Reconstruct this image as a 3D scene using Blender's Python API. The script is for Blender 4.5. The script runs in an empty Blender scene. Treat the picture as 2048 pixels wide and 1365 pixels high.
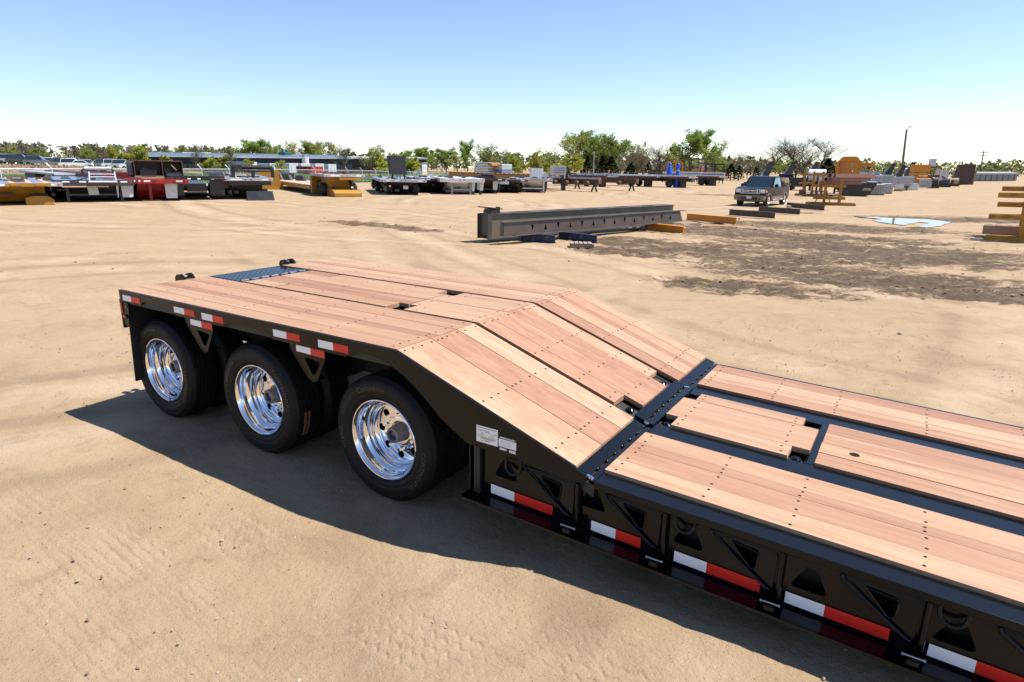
import bpy, math, random
import numpy as np
from mathutils import Vector, Matrix, geometry
R = math.radians
random.seed(11)
scene = bpy.context.scene
col = scene.collection

# ------------------------------------------------------------------ camera
cam_d = bpy.data.cameras.new('camera')
cam = bpy.data.objects.new('camera', cam_d)
col.objects.link(cam)
CAM = Vector((6.1618, -2.9796, 2.288))
YAW, PITCH = -0.563787, -0.2593
fw = Vector((math.cos(PITCH) * math.sin(YAW), math.cos(PITCH) * math.cos(YAW), math.sin(PITCH)))
cam.location = CAM
cam.rotation_euler = fw.to_track_quat('-Z', 'Y').to_euler()
cam_d.sensor_width = 36.0
cam_d.lens = 22.426
cam_d.clip_start = 0.05
cam_d.clip_end = 9000
scene.camera = cam

# ------------------------------------------------------------------ sky, sun, exposure
SUN = Vector((0.598, 0.391, 1.199)).normalized()
world = bpy.data.worlds.new('World')
scene.world = world
world.use_nodes = True
wn = world.node_tree
bg = wn.nodes['Background']
sky = wn.nodes.new('ShaderNodeTexSky')
sky.sky_type = 'NISHITA'
sky.sun_disc = False
sky.sun_elevation = math.asin(SUN.z)
sky.sun_rotation = math.atan2(SUN.x, SUN.y)
sky.altitude = 400
sky.air_density = 1.0
sky.dust_density = 0.0
sky.ozone_density = 3.0
tint = wn.nodes.new('ShaderNodeMix'); tint.data_type = 'RGBA'; tint.blend_type = 'MULTIPLY'      # camera white balance of the sky
tint.inputs[0].default_value = 1.0; tint.inputs[7].default_value = (1.0, .962, 1.0, 1)
wn.links.new(sky.outputs['Color'], tint.inputs[6])
wn.links.new(tint.outputs[2], bg.inputs['Color'])
bg.inputs['Strength'].default_value = 0.104
sun_d = bpy.data.lights.new('sun', 'SUN')
sun_d.energy = 5.0
sun_d.angle = R(0.53)
sun_d.color = (1.0, 0.955, 0.89)
sun = bpy.data.objects.new('sun', sun_d)
sun.rotation_euler = SUN.to_track_quat('Z', 'Y').to_euler()
sun.location = (20, 15, 40)
col.objects.link(sun)
scene.view_settings.view_transform = 'Standard'
scene.view_settings.look = 'None'
scene.view_settings.gamma = 1.0
scene.view_settings.use_curve_mapping = False
scene.view_settings.exposure = 0.84

# ------------------------------------------------------------------ helpers: tags
def tag(o, label=None, cat=None, group=None, kind=None):
    if label: o['label'] = label
    if cat: o['category'] = cat
    if group: o['group'] = group
    if kind: o['kind'] = kind
    return o

def empty(name, loc=(0, 0, 0), rz=0.0, label=None, cat=None, group=None):
    o = bpy.data.objects.new(name, None)
    o.empty_display_size = 0.2
    o.location = loc
    o.rotation_euler = (0, 0, rz)
    col.objects.link(o)
    return tag(o, label, cat, group)

def copy_tree(o, parent=None):
    c = o.copy()
    col.objects.link(c)
    c.parent = parent
    for ch in list(o.children):
        copy_tree(ch, c)
    return c

# ------------------------------------------------------------------ helpers: mesh
class MB:
    def __init__(self):
        self.v = []
        self.f = []
    def add(self, vs, fs):
        n = len(self.v)
        self.v += [tuple(p) for p in vs]
        self.f += [tuple(i + n for i in q) for q in fs]
        return self
    def hexa(self, p):   # 8 points: bottom 4 ccw, top 4 ccw
        return self.add(p, [(3, 2, 1, 0), (4, 5, 6, 7), (0, 1, 5, 4), (1, 2, 6, 5), (2, 3, 7, 6), (3, 0, 4, 7)])
    def box(self, x0, x1, y0, y1, z0, z1, fn=None):
        p = [(x0, y0, z0), (x1, y0, z0), (x1, y1, z0), (x0, y1, z0), (x0, y0, z1), (x1, y0, z1), (x1, y1, z1), (x0, y1, z1)]
        return self.hexa([fn(*q) for q in p] if fn else p)
    def beam(self, a, b, w, h, up=(0, 0, 1)):
        a = Vector(a); b = Vector(b); d = (b - a).normalized(); up = Vector(up)
        s = d.cross(up)
        if s.length < 1e-4: s = d.cross(Vector((1, 0, 0)))
        s.normalize(); u = s.cross(d)
        s *= w / 2; u *= h / 2
        return self.hexa([a - s - u, b - s - u, b + s - u, a + s - u, a - s + u, b - s + u, b + s + u, a + s + u])
    def tube(self, a, b, r, n=8, r2=None, cap=True):
        a = Vector(a); b = Vector(b); d = (b - a).normalized()
        s = d.cross(Vector((0, 0, 1)))
        if s.length < 1e-3: s = d.cross(Vector((1, 0, 0)))
        s.normalize(); u = s.cross(d)
        r2 = r if r2 is None else r2
        vs = []
        for (c, rr) in ((a, r), (b, r2)):
            for i in range(n):
                t = 2 * math.pi * i / n
                vs.append(c + (s * math.cos(t) + u * math.sin(t)) * rr)
        fs = [(i, (i + 1) % n, n + (i + 1) % n, n + i) for i in range(n)]
        if cap: fs += [tuple(range(n - 1, -1, -1)), tuple(range(n, 2 * n))]
        return self.add(vs, fs)
    def path(self, pts, r, n=6):
        rs = r if isinstance(r, (list, tuple)) else [r] * len(pts)
        pts = [Vector(p) for p in pts]
        vs = []; fs = []
        ref = None
        for i, p in enumerate(pts):
            d = (pts[min(i + 1, len(pts) - 1)] - pts[max(i - 1, 0)]).normalized()
            if ref is None:
                ref = d.cross(Vector((0, 0, 1)))
                if ref.length < 1e-3: ref = d.cross(Vector((1, 0, 0)))
            s = (ref - d * ref.dot(d)).normalized(); ref = s
            u = s.cross(d)
            for k in range(n):
                t = 2 * math.pi * k / n
                vs.append(p + (s * math.cos(t) + u * math.sin(t)) * rs[i])
        for i in range(len(pts) - 1):
            for k in range(n):
                fs.append((i * n + k, i * n + (k + 1) % n, (i + 1) * n + (k + 1) % n, (i + 1) * n + k))
        fs += [tuple(range(n - 1, -1, -1)), tuple(range((len(pts) - 1) * n, len(pts) * n))]
        return self.add(vs, fs)
    def prism(self, poly, d0, d1, fn, holes=()):
        """poly in (a, b); fn(a, b, d) -> xyz; extruded from depth d0 to d1; holes cut right through"""
        loops = [list(poly)] + [list(h) for h in holes]
        flat = [p for l in loops for p in l]
        tris = geometry.tessellate_polygon([[Vector((p[0], p[1], 0)) for p in l] for l in loops])
        n = len(flat)
        vs = [fn(p[0], p[1], d0) for p in flat] + [fn(p[0], p[1], d1) for p in flat]
        fs = [tuple(t) for t in tris] + [tuple(i + n for i in reversed(t)) for t in tris]
        k = 0
        for l in loops:
            m = len(l)
            for i in range(m):
                j = (i + 1) % m
                fs.append((k + i, k + j, n + k + j, n + k + i))
            k += m
        return self.add(vs, fs)
    def lathe(self, prof, n, fn, close=False):
        """prof: (radius, axial); fn(x, z, axial) -> xyz"""
        vs = []; fs = []; m = len(prof)
        for i in range(n):
            t = 2 * math.pi * i / n
            for (r, a) in prof: vs.append(fn(r * math.cos(t), r * math.sin(t), a))
        for i in range(n):
            j = (i + 1) % n
            for k in range(m - (0 if close else 1)):
                kk = (k + 1) % m
                fs.append((i * m + k, i * m + kk, j * m + kk, j * m + k))
        return self.add(vs, fs)
    def mesh(self, name, smooth=False):
        me = bpy.data.meshes.new(name)
        me.from_pydata(self.v, [], self.f)
        if smooth:
            me.polygons.foreach_set('use_smooth', [True] * len(me.polygons))
            me.update()
            me.set_sharp_from_angle(angle=R(35 if smooth is True else smooth))
        me.update()
        return me
    def build(self, name, mat, parent=None, smooth=False, bevel=0, kind=None, loc=None, rz=None):
        o = bpy.data.objects.new(name, self.mesh(name, smooth))
        o.data.materials.append(mat)
        col.objects.link(o)
        if parent: o.parent = parent
        if bevel:
            b = o.modifiers.new('bevel', 'BEVEL'); b.width = bevel; b.segments = 2; b.limit_method = 'ANGLE'; b.angle_limit = R(40)
        if kind: o['kind'] = kind
        if loc is not None: o.location = loc
        if rz is not None: o.rotation_euler = (0, 0, rz)
        return o

XZ = lambda a, b, d: (a, d, b)          # polygon in x-z, depth along y
YZ = lambda a, b, d: (d, a, b)
XY = lambda a, b, d: (a, b, d)
def ring(cx, cy, r, n=16, ph=0.0, ry=None):
    ry = r if ry is None else ry
    return [(cx + r * math.cos(2 * math.pi * i / n + ph), cy + ry * math.sin(2 * math.pi * i / n + ph)) for i in range(n)]
def rounded(poly, r, n=4):
    out = []; m = len(poly)
    for i in range(m):
        p = Vector(poly[i]).to_2d(); a = (Vector(poly[i - 1]).to_2d() - p); b = (Vector(poly[(i + 1) % m]).to_2d() - p)
        rr = min(r, a.length * .45, b.length * .45)
        a.normalize(); b.normalize()
        p0 = p + a * rr; p1 = p + b * rr
        for k in range(n + 1):
            t = k / n
            q = p0 * (1 - t) ** 2 + p * 2 * t * (1 - t) + p1 * t * t
            out.append((q.x, q.y))
    return out

# ------------------------------------------------------------------ helpers: materials
class S:
    """a node socket with arithmetic"""
    def __init__(self, nt, s): self.nt, self.s = nt, s
    def _m(self, op, b=None, c=None, clamp=False):
        n = self.nt.nodes.new('ShaderNodeMath'); n.operation = op; n.use_clamp = clamp
        for i, q in enumerate((self, b, c)):
            if q is None: continue
            if isinstance(q, S): self.nt.links.new(q.s, n.inputs[i])
            else: n.inputs[i].default_value = q
        return S(self.nt, n.outputs[0])
    def __add__(self, b): return self._m('ADD', b)
    __radd__ = __add__
    def __sub__(self, b): return self._m('SUBTRACT', b)
    def __rsub__(self, b): return (self * -1) + b
    def __mul__(self, b): return self._m('MULTIPLY', b)
    __rmul__ = __mul__
    def __truediv__(self, b): return self._m('DIVIDE', b)
    def step(self, a, b):
        n = self.nt.nodes.new('ShaderNodeMapRange'); n.interpolation_type = 'SMOOTHSTEP'
        self.nt.links.new(self.s, n.inputs[0])
        n.inputs[1].default_value = a; n.inputs[2].default_value = b
        n.inputs[3].default_value = 0; n.inputs[4].default_value = 1
        return S(self.nt, n.outputs[0])

class NT:
    def __init__(self, name):
        self.mat = bpy.data.materials.new(name); self.mat.use_nodes = True
        self.t = self.mat.node_tree
        self.b = self.t.nodes['Principled BSDF']
        self.geo = None
    def node(self, kind, **k):
        n = self.t.nodes.new(kind)
        for a, b in k.items(): setattr(n, a, b)
        return n
    def link(self, a, b): self.t.links.new(a.s if isinstance(a, S) else a, b)
    def coords(self, which='Object'):
        return self.node('ShaderNodeTexCoord').outputs[which]
    def sep(self, v):
        n = self.node('ShaderNodeSeparateXYZ'); self.link(v, n.inputs[0])
        return [S(self.t, o) for o in n.outputs]
    def comb(self, x, y, z):
        n = self.node('ShaderNodeCombineXYZ')
        for i, q in enumerate((x, y, z)):
            if isinstance(q, S): self.link(q, n.inputs[i])
            else: n.inputs[i].default_value = q
        return n.outputs[0]
    def noise(self, v, scale, detail=4, rough=.55, dist=0.0):
        n = self.node('ShaderNodeTexNoise')
        if v is not None: self.link(v, n.inputs['Vector'])
        n.inputs['Scale'].default_value = scale; n.inputs['Detail'].default_value = detail
        n.inputs['Roughness'].default_value = rough; n.inputs['Distortion'].default_value = dist
        return S(self.t, n.outputs[0])
    def voronoi(self, v, scale, feature='F1'):
        n = self.node('ShaderNodeTexVoronoi'); n.feature = feature
        self.link(v, n.inputs['Vector']); n.inputs['Scale'].default_value = scale
        return n
    def ramp(self, f, stops, interp='LINEAR'):
        n = self.node('ShaderNodeValToRGB'); self.link(f, n.inputs[0])
        e = n.color_ramp.elements; n.color_ramp.interpolation = interp
        while len(e) < len(stops): e.new(0.5)
        for i, (p, c) in enumerate(stops): e[i].position = p; e[i].color = (c[0], c[1], c[2], 1)
        return n.outputs[0]
    def mix(self, f, a, b, blend='MIX'):
        n = self.node('ShaderNodeMix', data_type='RGBA', blend_type=blend)
        for i, q in ((0, f), (6, a), (7, b)):
            if isinstance(q, S): self.link(q, n.inputs[i])
            elif isinstance(q, (int, float)): n.inputs[i].default_value = q
            elif isinstance(q, (tuple, list)): n.inputs[i].default_value = (q[0], q[1], q[2], 1)
            else: self.link(q, n.inputs[i])
        return n.outputs[2]
    def bump(self, h, strength=.3, dist=.01, normal=None):
        n = self.node('ShaderNodeBump'); n.inputs['Strength'].default_value = strength; n.inputs['Distance'].default_value = dist
        self.link(h, n.inputs['Height'])
        if normal is not None: self.link(normal, n.inputs['Normal'])
        self.link(n.outputs[0], self.b.inputs['Normal'])
        return n.outputs[0]
    def rnd(self):
        return S(self.t, self.node('ShaderNodeObjectInfo').outputs['Random'])

def pm(name, c, rough=.5, metal=0.0, var=.18, scale=2.5, dirt=0.0, dirtc=(.30, .23, .16), coat=0.0, bump=0.0, spec=.5):
    m = NT(name)
    v = m.coords()
    a = m.noise(v, scale, 5, .6)
    k = (a - .5) * 2 * var + 1
    cc = m.mix(1.0, c, m.comb(k, k, k), 'MULTIPLY')
    if dirt:
        d = m.noise(v, scale * 1.7, 6, .7).step(.62 - dirt * .35, .75)
        cc = m.mix(d * min(1, dirt * 1.3), cc, dirtc)
    m.link(cc, m.b.inputs['Base Color'])
    m.link((a - .5) * .3 * (1 if rough > .15 else .2) + rough, m.b.inputs['Roughness'])
    m.b.inputs['Metallic'].default_value = metal
    m.b.inputs['Coat Weight'].default_value = coat
    m.b.inputs['Coat Roughness'].default_value = .06
    m.b.inputs['Specular IOR Level'].default_value = spec
    if bump: m.bump(m.noise(v, scale * 14, 4), bump, .01)
    return m.mat

# ------------------------------------------------------------------ terrain
def ss(a, b, v):
    t = min(1.0, max(0.0, (v - a) / (b - a)))
    return t * t * (3 - 2 * t)

def terrain(x, y):
    """ground height in metres: the yard rises gently to the west and keeps rising beyond the fence"""
    u = 1.7 - x
    h = 0.0
    if u > 0:
        h = 0.0214 * min(u, 12.0)
        if u > 12: h += 0.027 * (min(u, 60.0) - 12)
        if u > 60: h += 0.031 * (min(u, 330.0) - 60)
        h *= 1 - 0.45 * ss(25, 95, y)
    dx = max(-1.0 - x, 0.0, x - 9.5)
    dy = max(-1.3 - y, 0.0, y - 3.6)
    d = math.hypot(dx, dy)
    if d < 3.0:
        pl = -0.0214 * (x - 1.7) + 0.0042 * (y - 1.3)
        k = ss(3.5, 4.7, x)
        g = pl * (1 - k) + 0.05 * k
        k2 = ss(6.6, 8.4, x)
        g = g * (1 - k2) - 0.17 * k2
        w = 1 - ss(0.0, 3.0, d)
        h = h * (1 - w) + g * w
    return h


def nmath(v, sc, k):   # cheap smooth value noise for the mesh (numpy)
    x = v[:, 0] * sc + k * 17.3; y = v[:, 1] * sc + k * 5.7
    xi = np.floor(x); yi = np.floor(y); fx = x - xi; fy = y - yi
    h = lambda a, b: np.modf(np.abs(np.sin(a * 127.1 + b * 311.7 + k * 74.7) * 43758.5453))[0]
    fx = fx * fx * (3 - 2 * fx); fy = fy * fy * (3 - 2 * fy)
    return (h(xi, yi) * (1 - fx) + h(xi + 1, yi) * fx) * (1 - fy) + (h(xi, yi + 1) * (1 - fx) + h(xi + 1, yi + 1) * fx) * fy - .5

MUD = [(-0.52, 16.56, 3.4, 1.5), (0.83, 22.06, 4.5, 2.0), (3.21, 10.44, 1.8, .9), (4.31, 13.53, 3.0, 1.6), (5.97, 12.54, 2.4, 1.2), (7.47, 12.16, 1.6, .9),
       (2.73, 27.45, 4.5, 2.2), (7.77, 35.85, 4.0, 2.2), (5.14, 18.62, 4.5, 2.6), (-11.37, 15.28, 2.6, .7), (-7.57, 58.02, 5.0, 2.0), (-0.82, 37.10, 2.0, .8), (6.59, 13.69, 2.2, 1.0), (-1.22, 24.07, 3.0, 1.2), (3.09, 15.37, 2.2, 1.3), (4.12, 22.61, 2.6, 1.5), (-0.90, 14.26, 1.6, .7)]

# ground sheet: rings of growing radius so near soil is fine and it still reaches the horizon
def seg(ax, ay, bx, by): return ((ax + bx) / 2, (ay + by) / 2), (bx - ax, by - ay), math.hypot(bx - ax, by - ay) / 2
TRACKS = []
for (ax, ay, bx, by, half, pitch, zig, amp) in [
        (0.00, -1.34, 4.32, -1.63, .17, .066, 0, 1.0), (0.86, -1.07, 4.58, -1.49, .13, .060, 0, .8),
        (1.95, -0.69, 5.12, -1.04, .20, .078, .030, 1.0), (2.91, -0.67, 5.84, -0.59, .20, .078, .030, .9), (1.77, -1.69, 3.48, -1.84, .16, .062, 0, .6),
        (-3.25, 0.15, -4.84, 3.06, .15, .09, 0, .9), (-2.39, 0.03, -3.71, 2.82, .15, .09, 0, .8), (-3.18, 0.63, -0.51, 0.23, .16, .08, .02, .8),
        (-12.86, 7.70, -6.30, 4.32, .22, .11, .0, 1.2), (3.52, -1.22, 3.60, -0.47, .2, .085, .03, .6), (3.72, 7.25, 7.80, 14.46, .22, .12, .03, 1.6), (-1.99, 9.39, 3.49, 29.51, .25, .14, .03, 2.0),
        (-0.54, 15.29, 2.33, 36.90, .3, .16, .0, 3.0), (1.84, 14.58, 5.27, 34.27, .3, .16, .0, 3.0)]:
    c, d, ln = seg(ax, ay, bx, by)
    TRACKS.append((c, d, half, ln, pitch, zig, amp))
ARCS = [((-5.79, 8.34), 6.5, .16, .09, 1.0), ((-5.79, 8.34), 7.6, .16, .09, 1.0), ((-38.15, 26.15), 22.0, .25, .14, 1.6), ((-38.15, 26.15), 23.8, .25, .14, 1.6), ((-63.19, 86.79), 38.0, .3, .2, 2.0)]

angs = []
a = -180.0
while a < 180:
    angs.append(a)
    a += 0.135 if -43.5 < a < 43.5 else 3.0
rings = [0.0]
r = 0.4
while r < 6500:
    rings.append(r)
    r *= 1.02 if r < 2.3 else (1.0032 if r < 6.5 else (1.006 if r < 11 else (1.011 if r < 50 else 1.06)))
A = np.radians(np.array(angs)); na = len(A); nr = len(rings)
RR, AA = np.meshgrid(np.array(rings), A, indexing='ij')
gx = CAM.x + RR * np.sin(YAW + AA); gy = CAM.y + RR * np.cos(YAW + AA)
P = np.stack([gx.ravel(), gy.ravel()], -1)
X, Y = P[:, 0], P[:, 1]
z = np.array([terrain(px, py) for px, py in P])
dist = RR.ravel()
def nss(a, b, v):
    t = np.clip((v - a) / (b - a), 0, 1); return t * t * (3 - 2 * t)
mud = np.zeros(len(P))
for (mx, my, a, b) in MUD:
    q = ((X - mx) / a) ** 2 + ((Y - my) / b) ** 2
    mud = np.maximum(mud, 1 - nss(0, 2.4, q))
fade = np.clip(1.2 - dist / 60, 0, 1)
fine = np.clip(1.3 - dist / 22, 0, 1)
z += fade * (nmath(P, .35, 1) * .05 + nmath(P, 1.1, 2) * .022 + nmath(P, 3.7, 3) * .010)
z += fine * (nmath(P, 9.0, 7) * .006 + nmath(P, 21.0, 8) * .0035 + nmath(P, 47.0, 9) * .0018)
lump = nmath(P, 1.6, 4)
z += fade * nss(.1, .6, mud) * (lump * .12 + nmath(P, 4.5, 5) * .09 + nmath(P, 9.0, 6) * .05)
prints = np.zeros(len(P))
def press(u, w, half, length, pitch, zig, amp, k):
    u = u + nmath(np.stack([w, np.full_like(w, k)], -1), .35, 3) * .12
    uu = u
    if zig: uu = u + np.abs(np.modf(np.abs(w) / .085)[0] - .5) * 2 * zig
    rib = 1 - 2.0 * nss(.45, .95, np.sin(uu * 2 * math.pi / pitch + .6 * np.sin(w * 37)))
    if not zig: rib = rib + .25 * np.sin(w * 2 * math.pi / .05)
    win = 1 - nss(half * .82, half, np.abs(u))
    if length: win = win * (1 - nss(length * .6, length, np.abs(w)))
    wear = (.25 + .75 * nss(-.25, .2, nmath(P, .9, 11 + k))) * (.45 + nss(-.1, .3, nmath(P, 3.0, 23 + k)) * .6)
    return (rib - 1.3) * win * wear * amp, win * wear
for k, (c, d, half, ln, pitch, zig, amp) in enumerate(TRACKS):
    L = math.hypot(*d); t = (d[0] / L, d[1] / L)
    h_, w_ = press((X - c[0]) * -t[1] + (Y - c[1]) * t[0], (X - c[0]) * t[0] + (Y - c[1]) * t[1], half, ln, pitch, zig, amp, k)
    z += h_ * .0036; prints = np.maximum(prints, w_)
for k, (c, R0, half, pitch, amp) in enumerate(ARCS):
    rr = np.hypot(X - c[0], Y - c[1])
    h_, w_ = press(rr - R0, np.arctan2(Y - c[1], X - c[0]) * R0, half, 0, pitch, 0, amp, 30 + k)
    z += h_ * .0048; prints = np.maximum(prints, w_)
# long sweeps where trucks turned: dust swept pale in the wheel path, darker at its edges
rgs = random.Random(21)
sweep = np.zeros(len(P))
for (cx_, cy_, R0) in [(-30.05, 43.86, 24), (-30.05, 43.86, 26.1), (-32.18, 18.02, 19), (-32.18, 18.02, 21), (-13.72, 40.40, 27), (-13.72, 40.40, 29.2), (-5.13, 1.75, 4.6), (-5.13, 1.75, 6.4), (-26.16, 22.39, 14), (-26.16, 22.39, 16), (4.39, 61.28, 22), (4.39, 61.28, 24), (-30, -40, 52), (-30, -40, 54.1), (-30, -40, 60), (-30, -40, 62.1), (30, 60, 60), (30, 60, 62), (-20, 10, 21), (-20, 10, 23), (-20, 10, 27.5)]:
    rr = np.hypot(X - cx_, Y - cy_)
    wob = nmath(P, .12, rgs.randrange(99)) * 1.2
    u = (rr - R0 + wob) / rgs.uniform(.28, .5)
    band = np.exp(-u ** 2) - .55 * np.exp(-((np.abs(u) - 1.7) / .6) ** 2)
    sweep += band * nss(-.28, .18, nmath(P, .10, rgs.randrange(99))) * rgs.uniform(.6, 1.0)
sweep = np.clip(sweep, -1, 1.4)
GP = np.column_stack([P, z])
idx = np.arange(nr * na).reshape(nr, na)
i0 = idx[:-1, :]; i1 = idx[1:, :]
F4 = np.stack([i1, np.roll(i1, -1, 1), np.roll(i0, -1, 1), i0], -1)[1:].reshape(-1, 4)
ctr = np.column_stack([np.zeros(na, int), idx[1], np.roll(idx[1], -1)])
me = bpy.data.meshes.new('ground')
me.vertices.add(len(GP)); me.vertices.foreach_set('co', GP.ravel())
nl = F4.size + ctr.size
me.loops.add(nl); me.loops.foreach_set('vertex_index', np.concatenate([F4.ravel(), ctr.ravel()]))
me.polygons.add(len(F4) + na)
me.polygons.foreach_set('loop_start', np.concatenate([np.arange(0, F4.size, 4), F4.size + np.arange(0, ctr.size, 3)]))
me.polygons.foreach_set('use_smooth', np.ones(len(F4) + na, bool))
for nm, arr in (('churned', mud), ('prints', prints), ('sweeps', sweep)):
    at_ = me.attributes.new(nm, 'FLOAT', 'POINT'); at_.data.foreach_set('value', arr.astype(np.float32))
me.update(); me.validate()

def soil():
    m = NT('dry_yard_soil')
    v = m.coords('Object')
    x, y, zz = m.sep(v)
    mask = S(m.t, m.node('ShaderNodeAttribute', attribute_name='churned').outputs['Fac'])
    pr = S(m.t, m.node('ShaderNodeAttribute', attribute_name='prints').outputs['Fac'])
    big = m.noise(v, .09, 4, .55, .6)
    mid = m.noise(v, .7, 6, .62, .5)
    fine = m.noise(v, 6.0, 8, .68)
    grit = m.noise(v, 38.0, 6, .75)
    sand = m.noise(v, 170.0, 3, .7)
    st = m.noise(m.comb(x * .35 + y * .12, y * 1.6 - x * .5, 0.0), .55, 6, .6, .8)      # streaks left by wheels running across the yard
    base = m.ramp(mid * .45 + big * .20 + st * .35, [(.28, (.215, .146, .083)), (.44, (.298, .210, .124)), (.58, (.348, .252, .153)), (.75, (.40, .298, .186))])
    base = m.mix(fine.step(.25, .75) * .42, base, (.378, .274, .168))
    sw = S(m.t, m.node('ShaderNodeAttribute', attribute_name='sweeps').outputs['Fac'])
    base = m.mix(sw.step(.05, 1.0) * .62 * mid.step(.3, .6), base, (.43, .328, .228))
    base = m.mix((sw * -1).step(.05, .6) * .55, base, (.205, .142, .090))
    base = m.mix(pr * .25, base, (.40, .298, .205))
    base = m.mix((grit.step(.60, .78)) * .35, base, (.42, .34, .265))
    base = m.mix((1 - grit.step(.24, .40)) * .38, base, (.135, .095, .062))
    patch = m.noise(v, 2.3, 7, .7, .9)
    base = m.mix((1 - patch.step(.30, .50)) * .42, base, (.20, .14, .09))
    base = m.mix(patch.step(.56, .70) * .42, base, (.385, .295, .21))
    base = m.mix(sand.step(.58, .72) * .30, base, (.43, .35, .27))
    base = m.mix((1 - sand.step(.30, .42)) * .28, base, (.17, .12, .08))
    spk = m.noise(v, 80.0, 3, .6)
    base = m.mix((1 - spk.step(.30, .37)) * .62, base, (.085, .060, .040))  # dark specks coloured in like the tiny shadows of the grit
    base = m.mix(spk.step(.645, .72) * .55, base, (.46, .385, .30))
    churn = m.noise(m.comb(x * .55 + y * .25, y * 1.35 - x * .45, 0.0), 1.1, 8, .74, 1.0)
    clod = m.noise(v, 9.0, 6, .75)
    damp = (mask * .62 + (churn - .5) * 2.6 + (clod - .5) * 1.0 - .16).step(.08, .62) * mask.step(.02, .30)
    base = m.mix(damp * .92, base, m.ramp(clod, [(.3, (.050, .028, .015)), (.6, (.112, .066, .036)), (.85, (.23, .155, .092))]))
    sm = m.noise(m.comb(x * .35, y * 1.6, 3.0), .8, 7, .7, .9).step(.58, .74)
    base = m.mix(sm * .55, base, (.165, .116, .078))
    m.link(base, m.b.inputs['Base Color'])
    m.link(1.0 - damp * .25, m.b.inputs['Roughness'])
    m.b.inputs['Specular IOR Level'].default_value = .18
    m.bump(fine * .45 + grit * .34 + sand * .13 + mid * .5 + patch * .3 + (clod * 1.4 + churn) * damp + spk * .16, 1.0, .034)
    return m.mat
gm = soil()
ground = bpy.data.objects.new('ground', me); me.materials.append(gm); col.objects.link(ground)
ground['kind'] = 'structure'

# ------------------------------------------------------------------ loose stones and clods lying on the soil
def rock_mesh(n, area, smin, smax, seed):
    rg = random.Random(seed); mb = MB()
    t = (1 + 5 ** .5) / 2
    ico = [Vector(p).normalized() for p in [(-1, t, 0), (1, t, 0), (-1, -t, 0), (1, -t, 0), (0, -1, t), (0, 1, t), (0, -1, -t), (0, 1, -t), (t, 0, -1), (t, 0, 1), (-t, 0, -1), (-t, 0, 1)]]
    fs = [(0, 11, 5), (0, 5, 1), (0, 1, 7), (0, 7, 10), (0, 10, 11), (1, 5, 9), (5, 11, 4), (11, 10, 2), (10, 7, 6), (7, 1, 8), (3, 9, 4), (3, 4, 2), (3, 2, 6), (3, 6, 8), (3, 8, 9), (4, 9, 5), (2, 4, 11), (6, 2, 10), (8, 6, 7), (9, 8, 1)]
    for _ in range(n):
        x, y = area(rg)
        s = smin * (smax / smin) ** (rg.random() ** 3.6)
        sx, sy, sz = s * rg.uniform(.7, 1.4), s * rg.uniform(.7, 1.3), s * rg.uniform(.4, .8)
        an = rg.uniform(0, 6.3); ca, sa = math.cos(an), math.sin(an)
        zb = terrain(x, y) + sz * .25
        vs = []
        for p in ico:
            j = rg.uniform(.75, 1.15)
            px, py, pz = p.x * sx * j, p.y * sy * j, p.z * sz * j
            vs.append((x + px * ca - py * sa, y + px * sa + py * ca, zb + pz))
        mb.add(vs, fs)
    return mb
def polar_area(a0, a1, d0, d1):
    def f(rg):
        an = YAW + R(rg.uniform(a0, a1)); d = math.sqrt(rg.uniform(d0 * d0, d1 * d1))
        return CAM.x + d * math.sin(an), CAM.y + d * math.cos(an)
    return f
def mud_area(rg):
    mx, my, a, b = rg.choice(MUD)
    return mx + rg.gauss(0, .7) * a, my + rg.gauss(0, .7) * b
stone_m = NT('pebble_stone')
_r = stone_m.noise(stone_m.coords('Object'), 9.0, 2)
stone_m.link(stone_m.ramp(_r, [(.35, (.17, .13, .095)), (.5, (.27, .21, .155)), (.62, (.35, .28, .215)), (.75, (.44, .39, .33))]), stone_m.b.inputs['Base Color'])
stone_m.b.inputs['Roughness'].default_value = .9
tag(rock_mesh(11000, polar_area(-46, 46, 2.2, 13), .0022, .013, 3).build('pebbles', stone_m.mat, kind='stuff'), 'small stones strewn over the dry soil round the trailer', 'stones')
tag(rock_mesh(900, polar_area(-42, 42, 9, 30), .006, .04, 4).build('scattered_stones', stone_m.mat, kind='stuff'), 'stones scattered over the open yard', 'stones')
clod_m = pm('earth_clod', (.12, .078, .047), .95, var=.5, scale=6)
tag(rock_mesh(1100, mud_area, .010, .05, 5).build('earth_clods', clod_m, kind='stuff'), 'dark damp clods of churned earth', 'soil')

# ------------------------------------------------------------------ puddles
def water():
    m = NT('puddle_water')
    m.b.inputs['Base Color'].default_value = (.16, .13, .095, 1)
    m.b.inputs['Roughness'].default_value = .06
    m.b.inputs['IOR'].default_value = 1.33
    m.b.inputs['Specular IOR Level'].default_value = .6
    m.bump(m.noise(m.coords('Object'), 1.5, 2), .02, .02)
    return m.mat
wm = water()
def puddle(pts, zw, label, seed):
    rg = random.Random(seed)
    out = []
    n = len(pts)
    for i in range(n):
        p, q = Vector(pts[i]), Vector(pts[(i + 1) % n]); L = (q - p).length; k = max(2, int(L / .22))
        nv = Vector((-(q - p).y, (q - p).x)).normalized()
        for j in range(k):
            t = j / k
            w = p.lerp(q, t) + nv * (math.sin(j * 1.3 + seed) * .05 + rg.uniform(-.07, .07)) * (0 if j == 0 else 1)
            out.append((w.x, w.y))
    mb = MB(); mb.prism(out, -.02, zw, XY)
    o = mb.build('puddle', wm); o['kind'] = 'structure'
    return o
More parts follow.
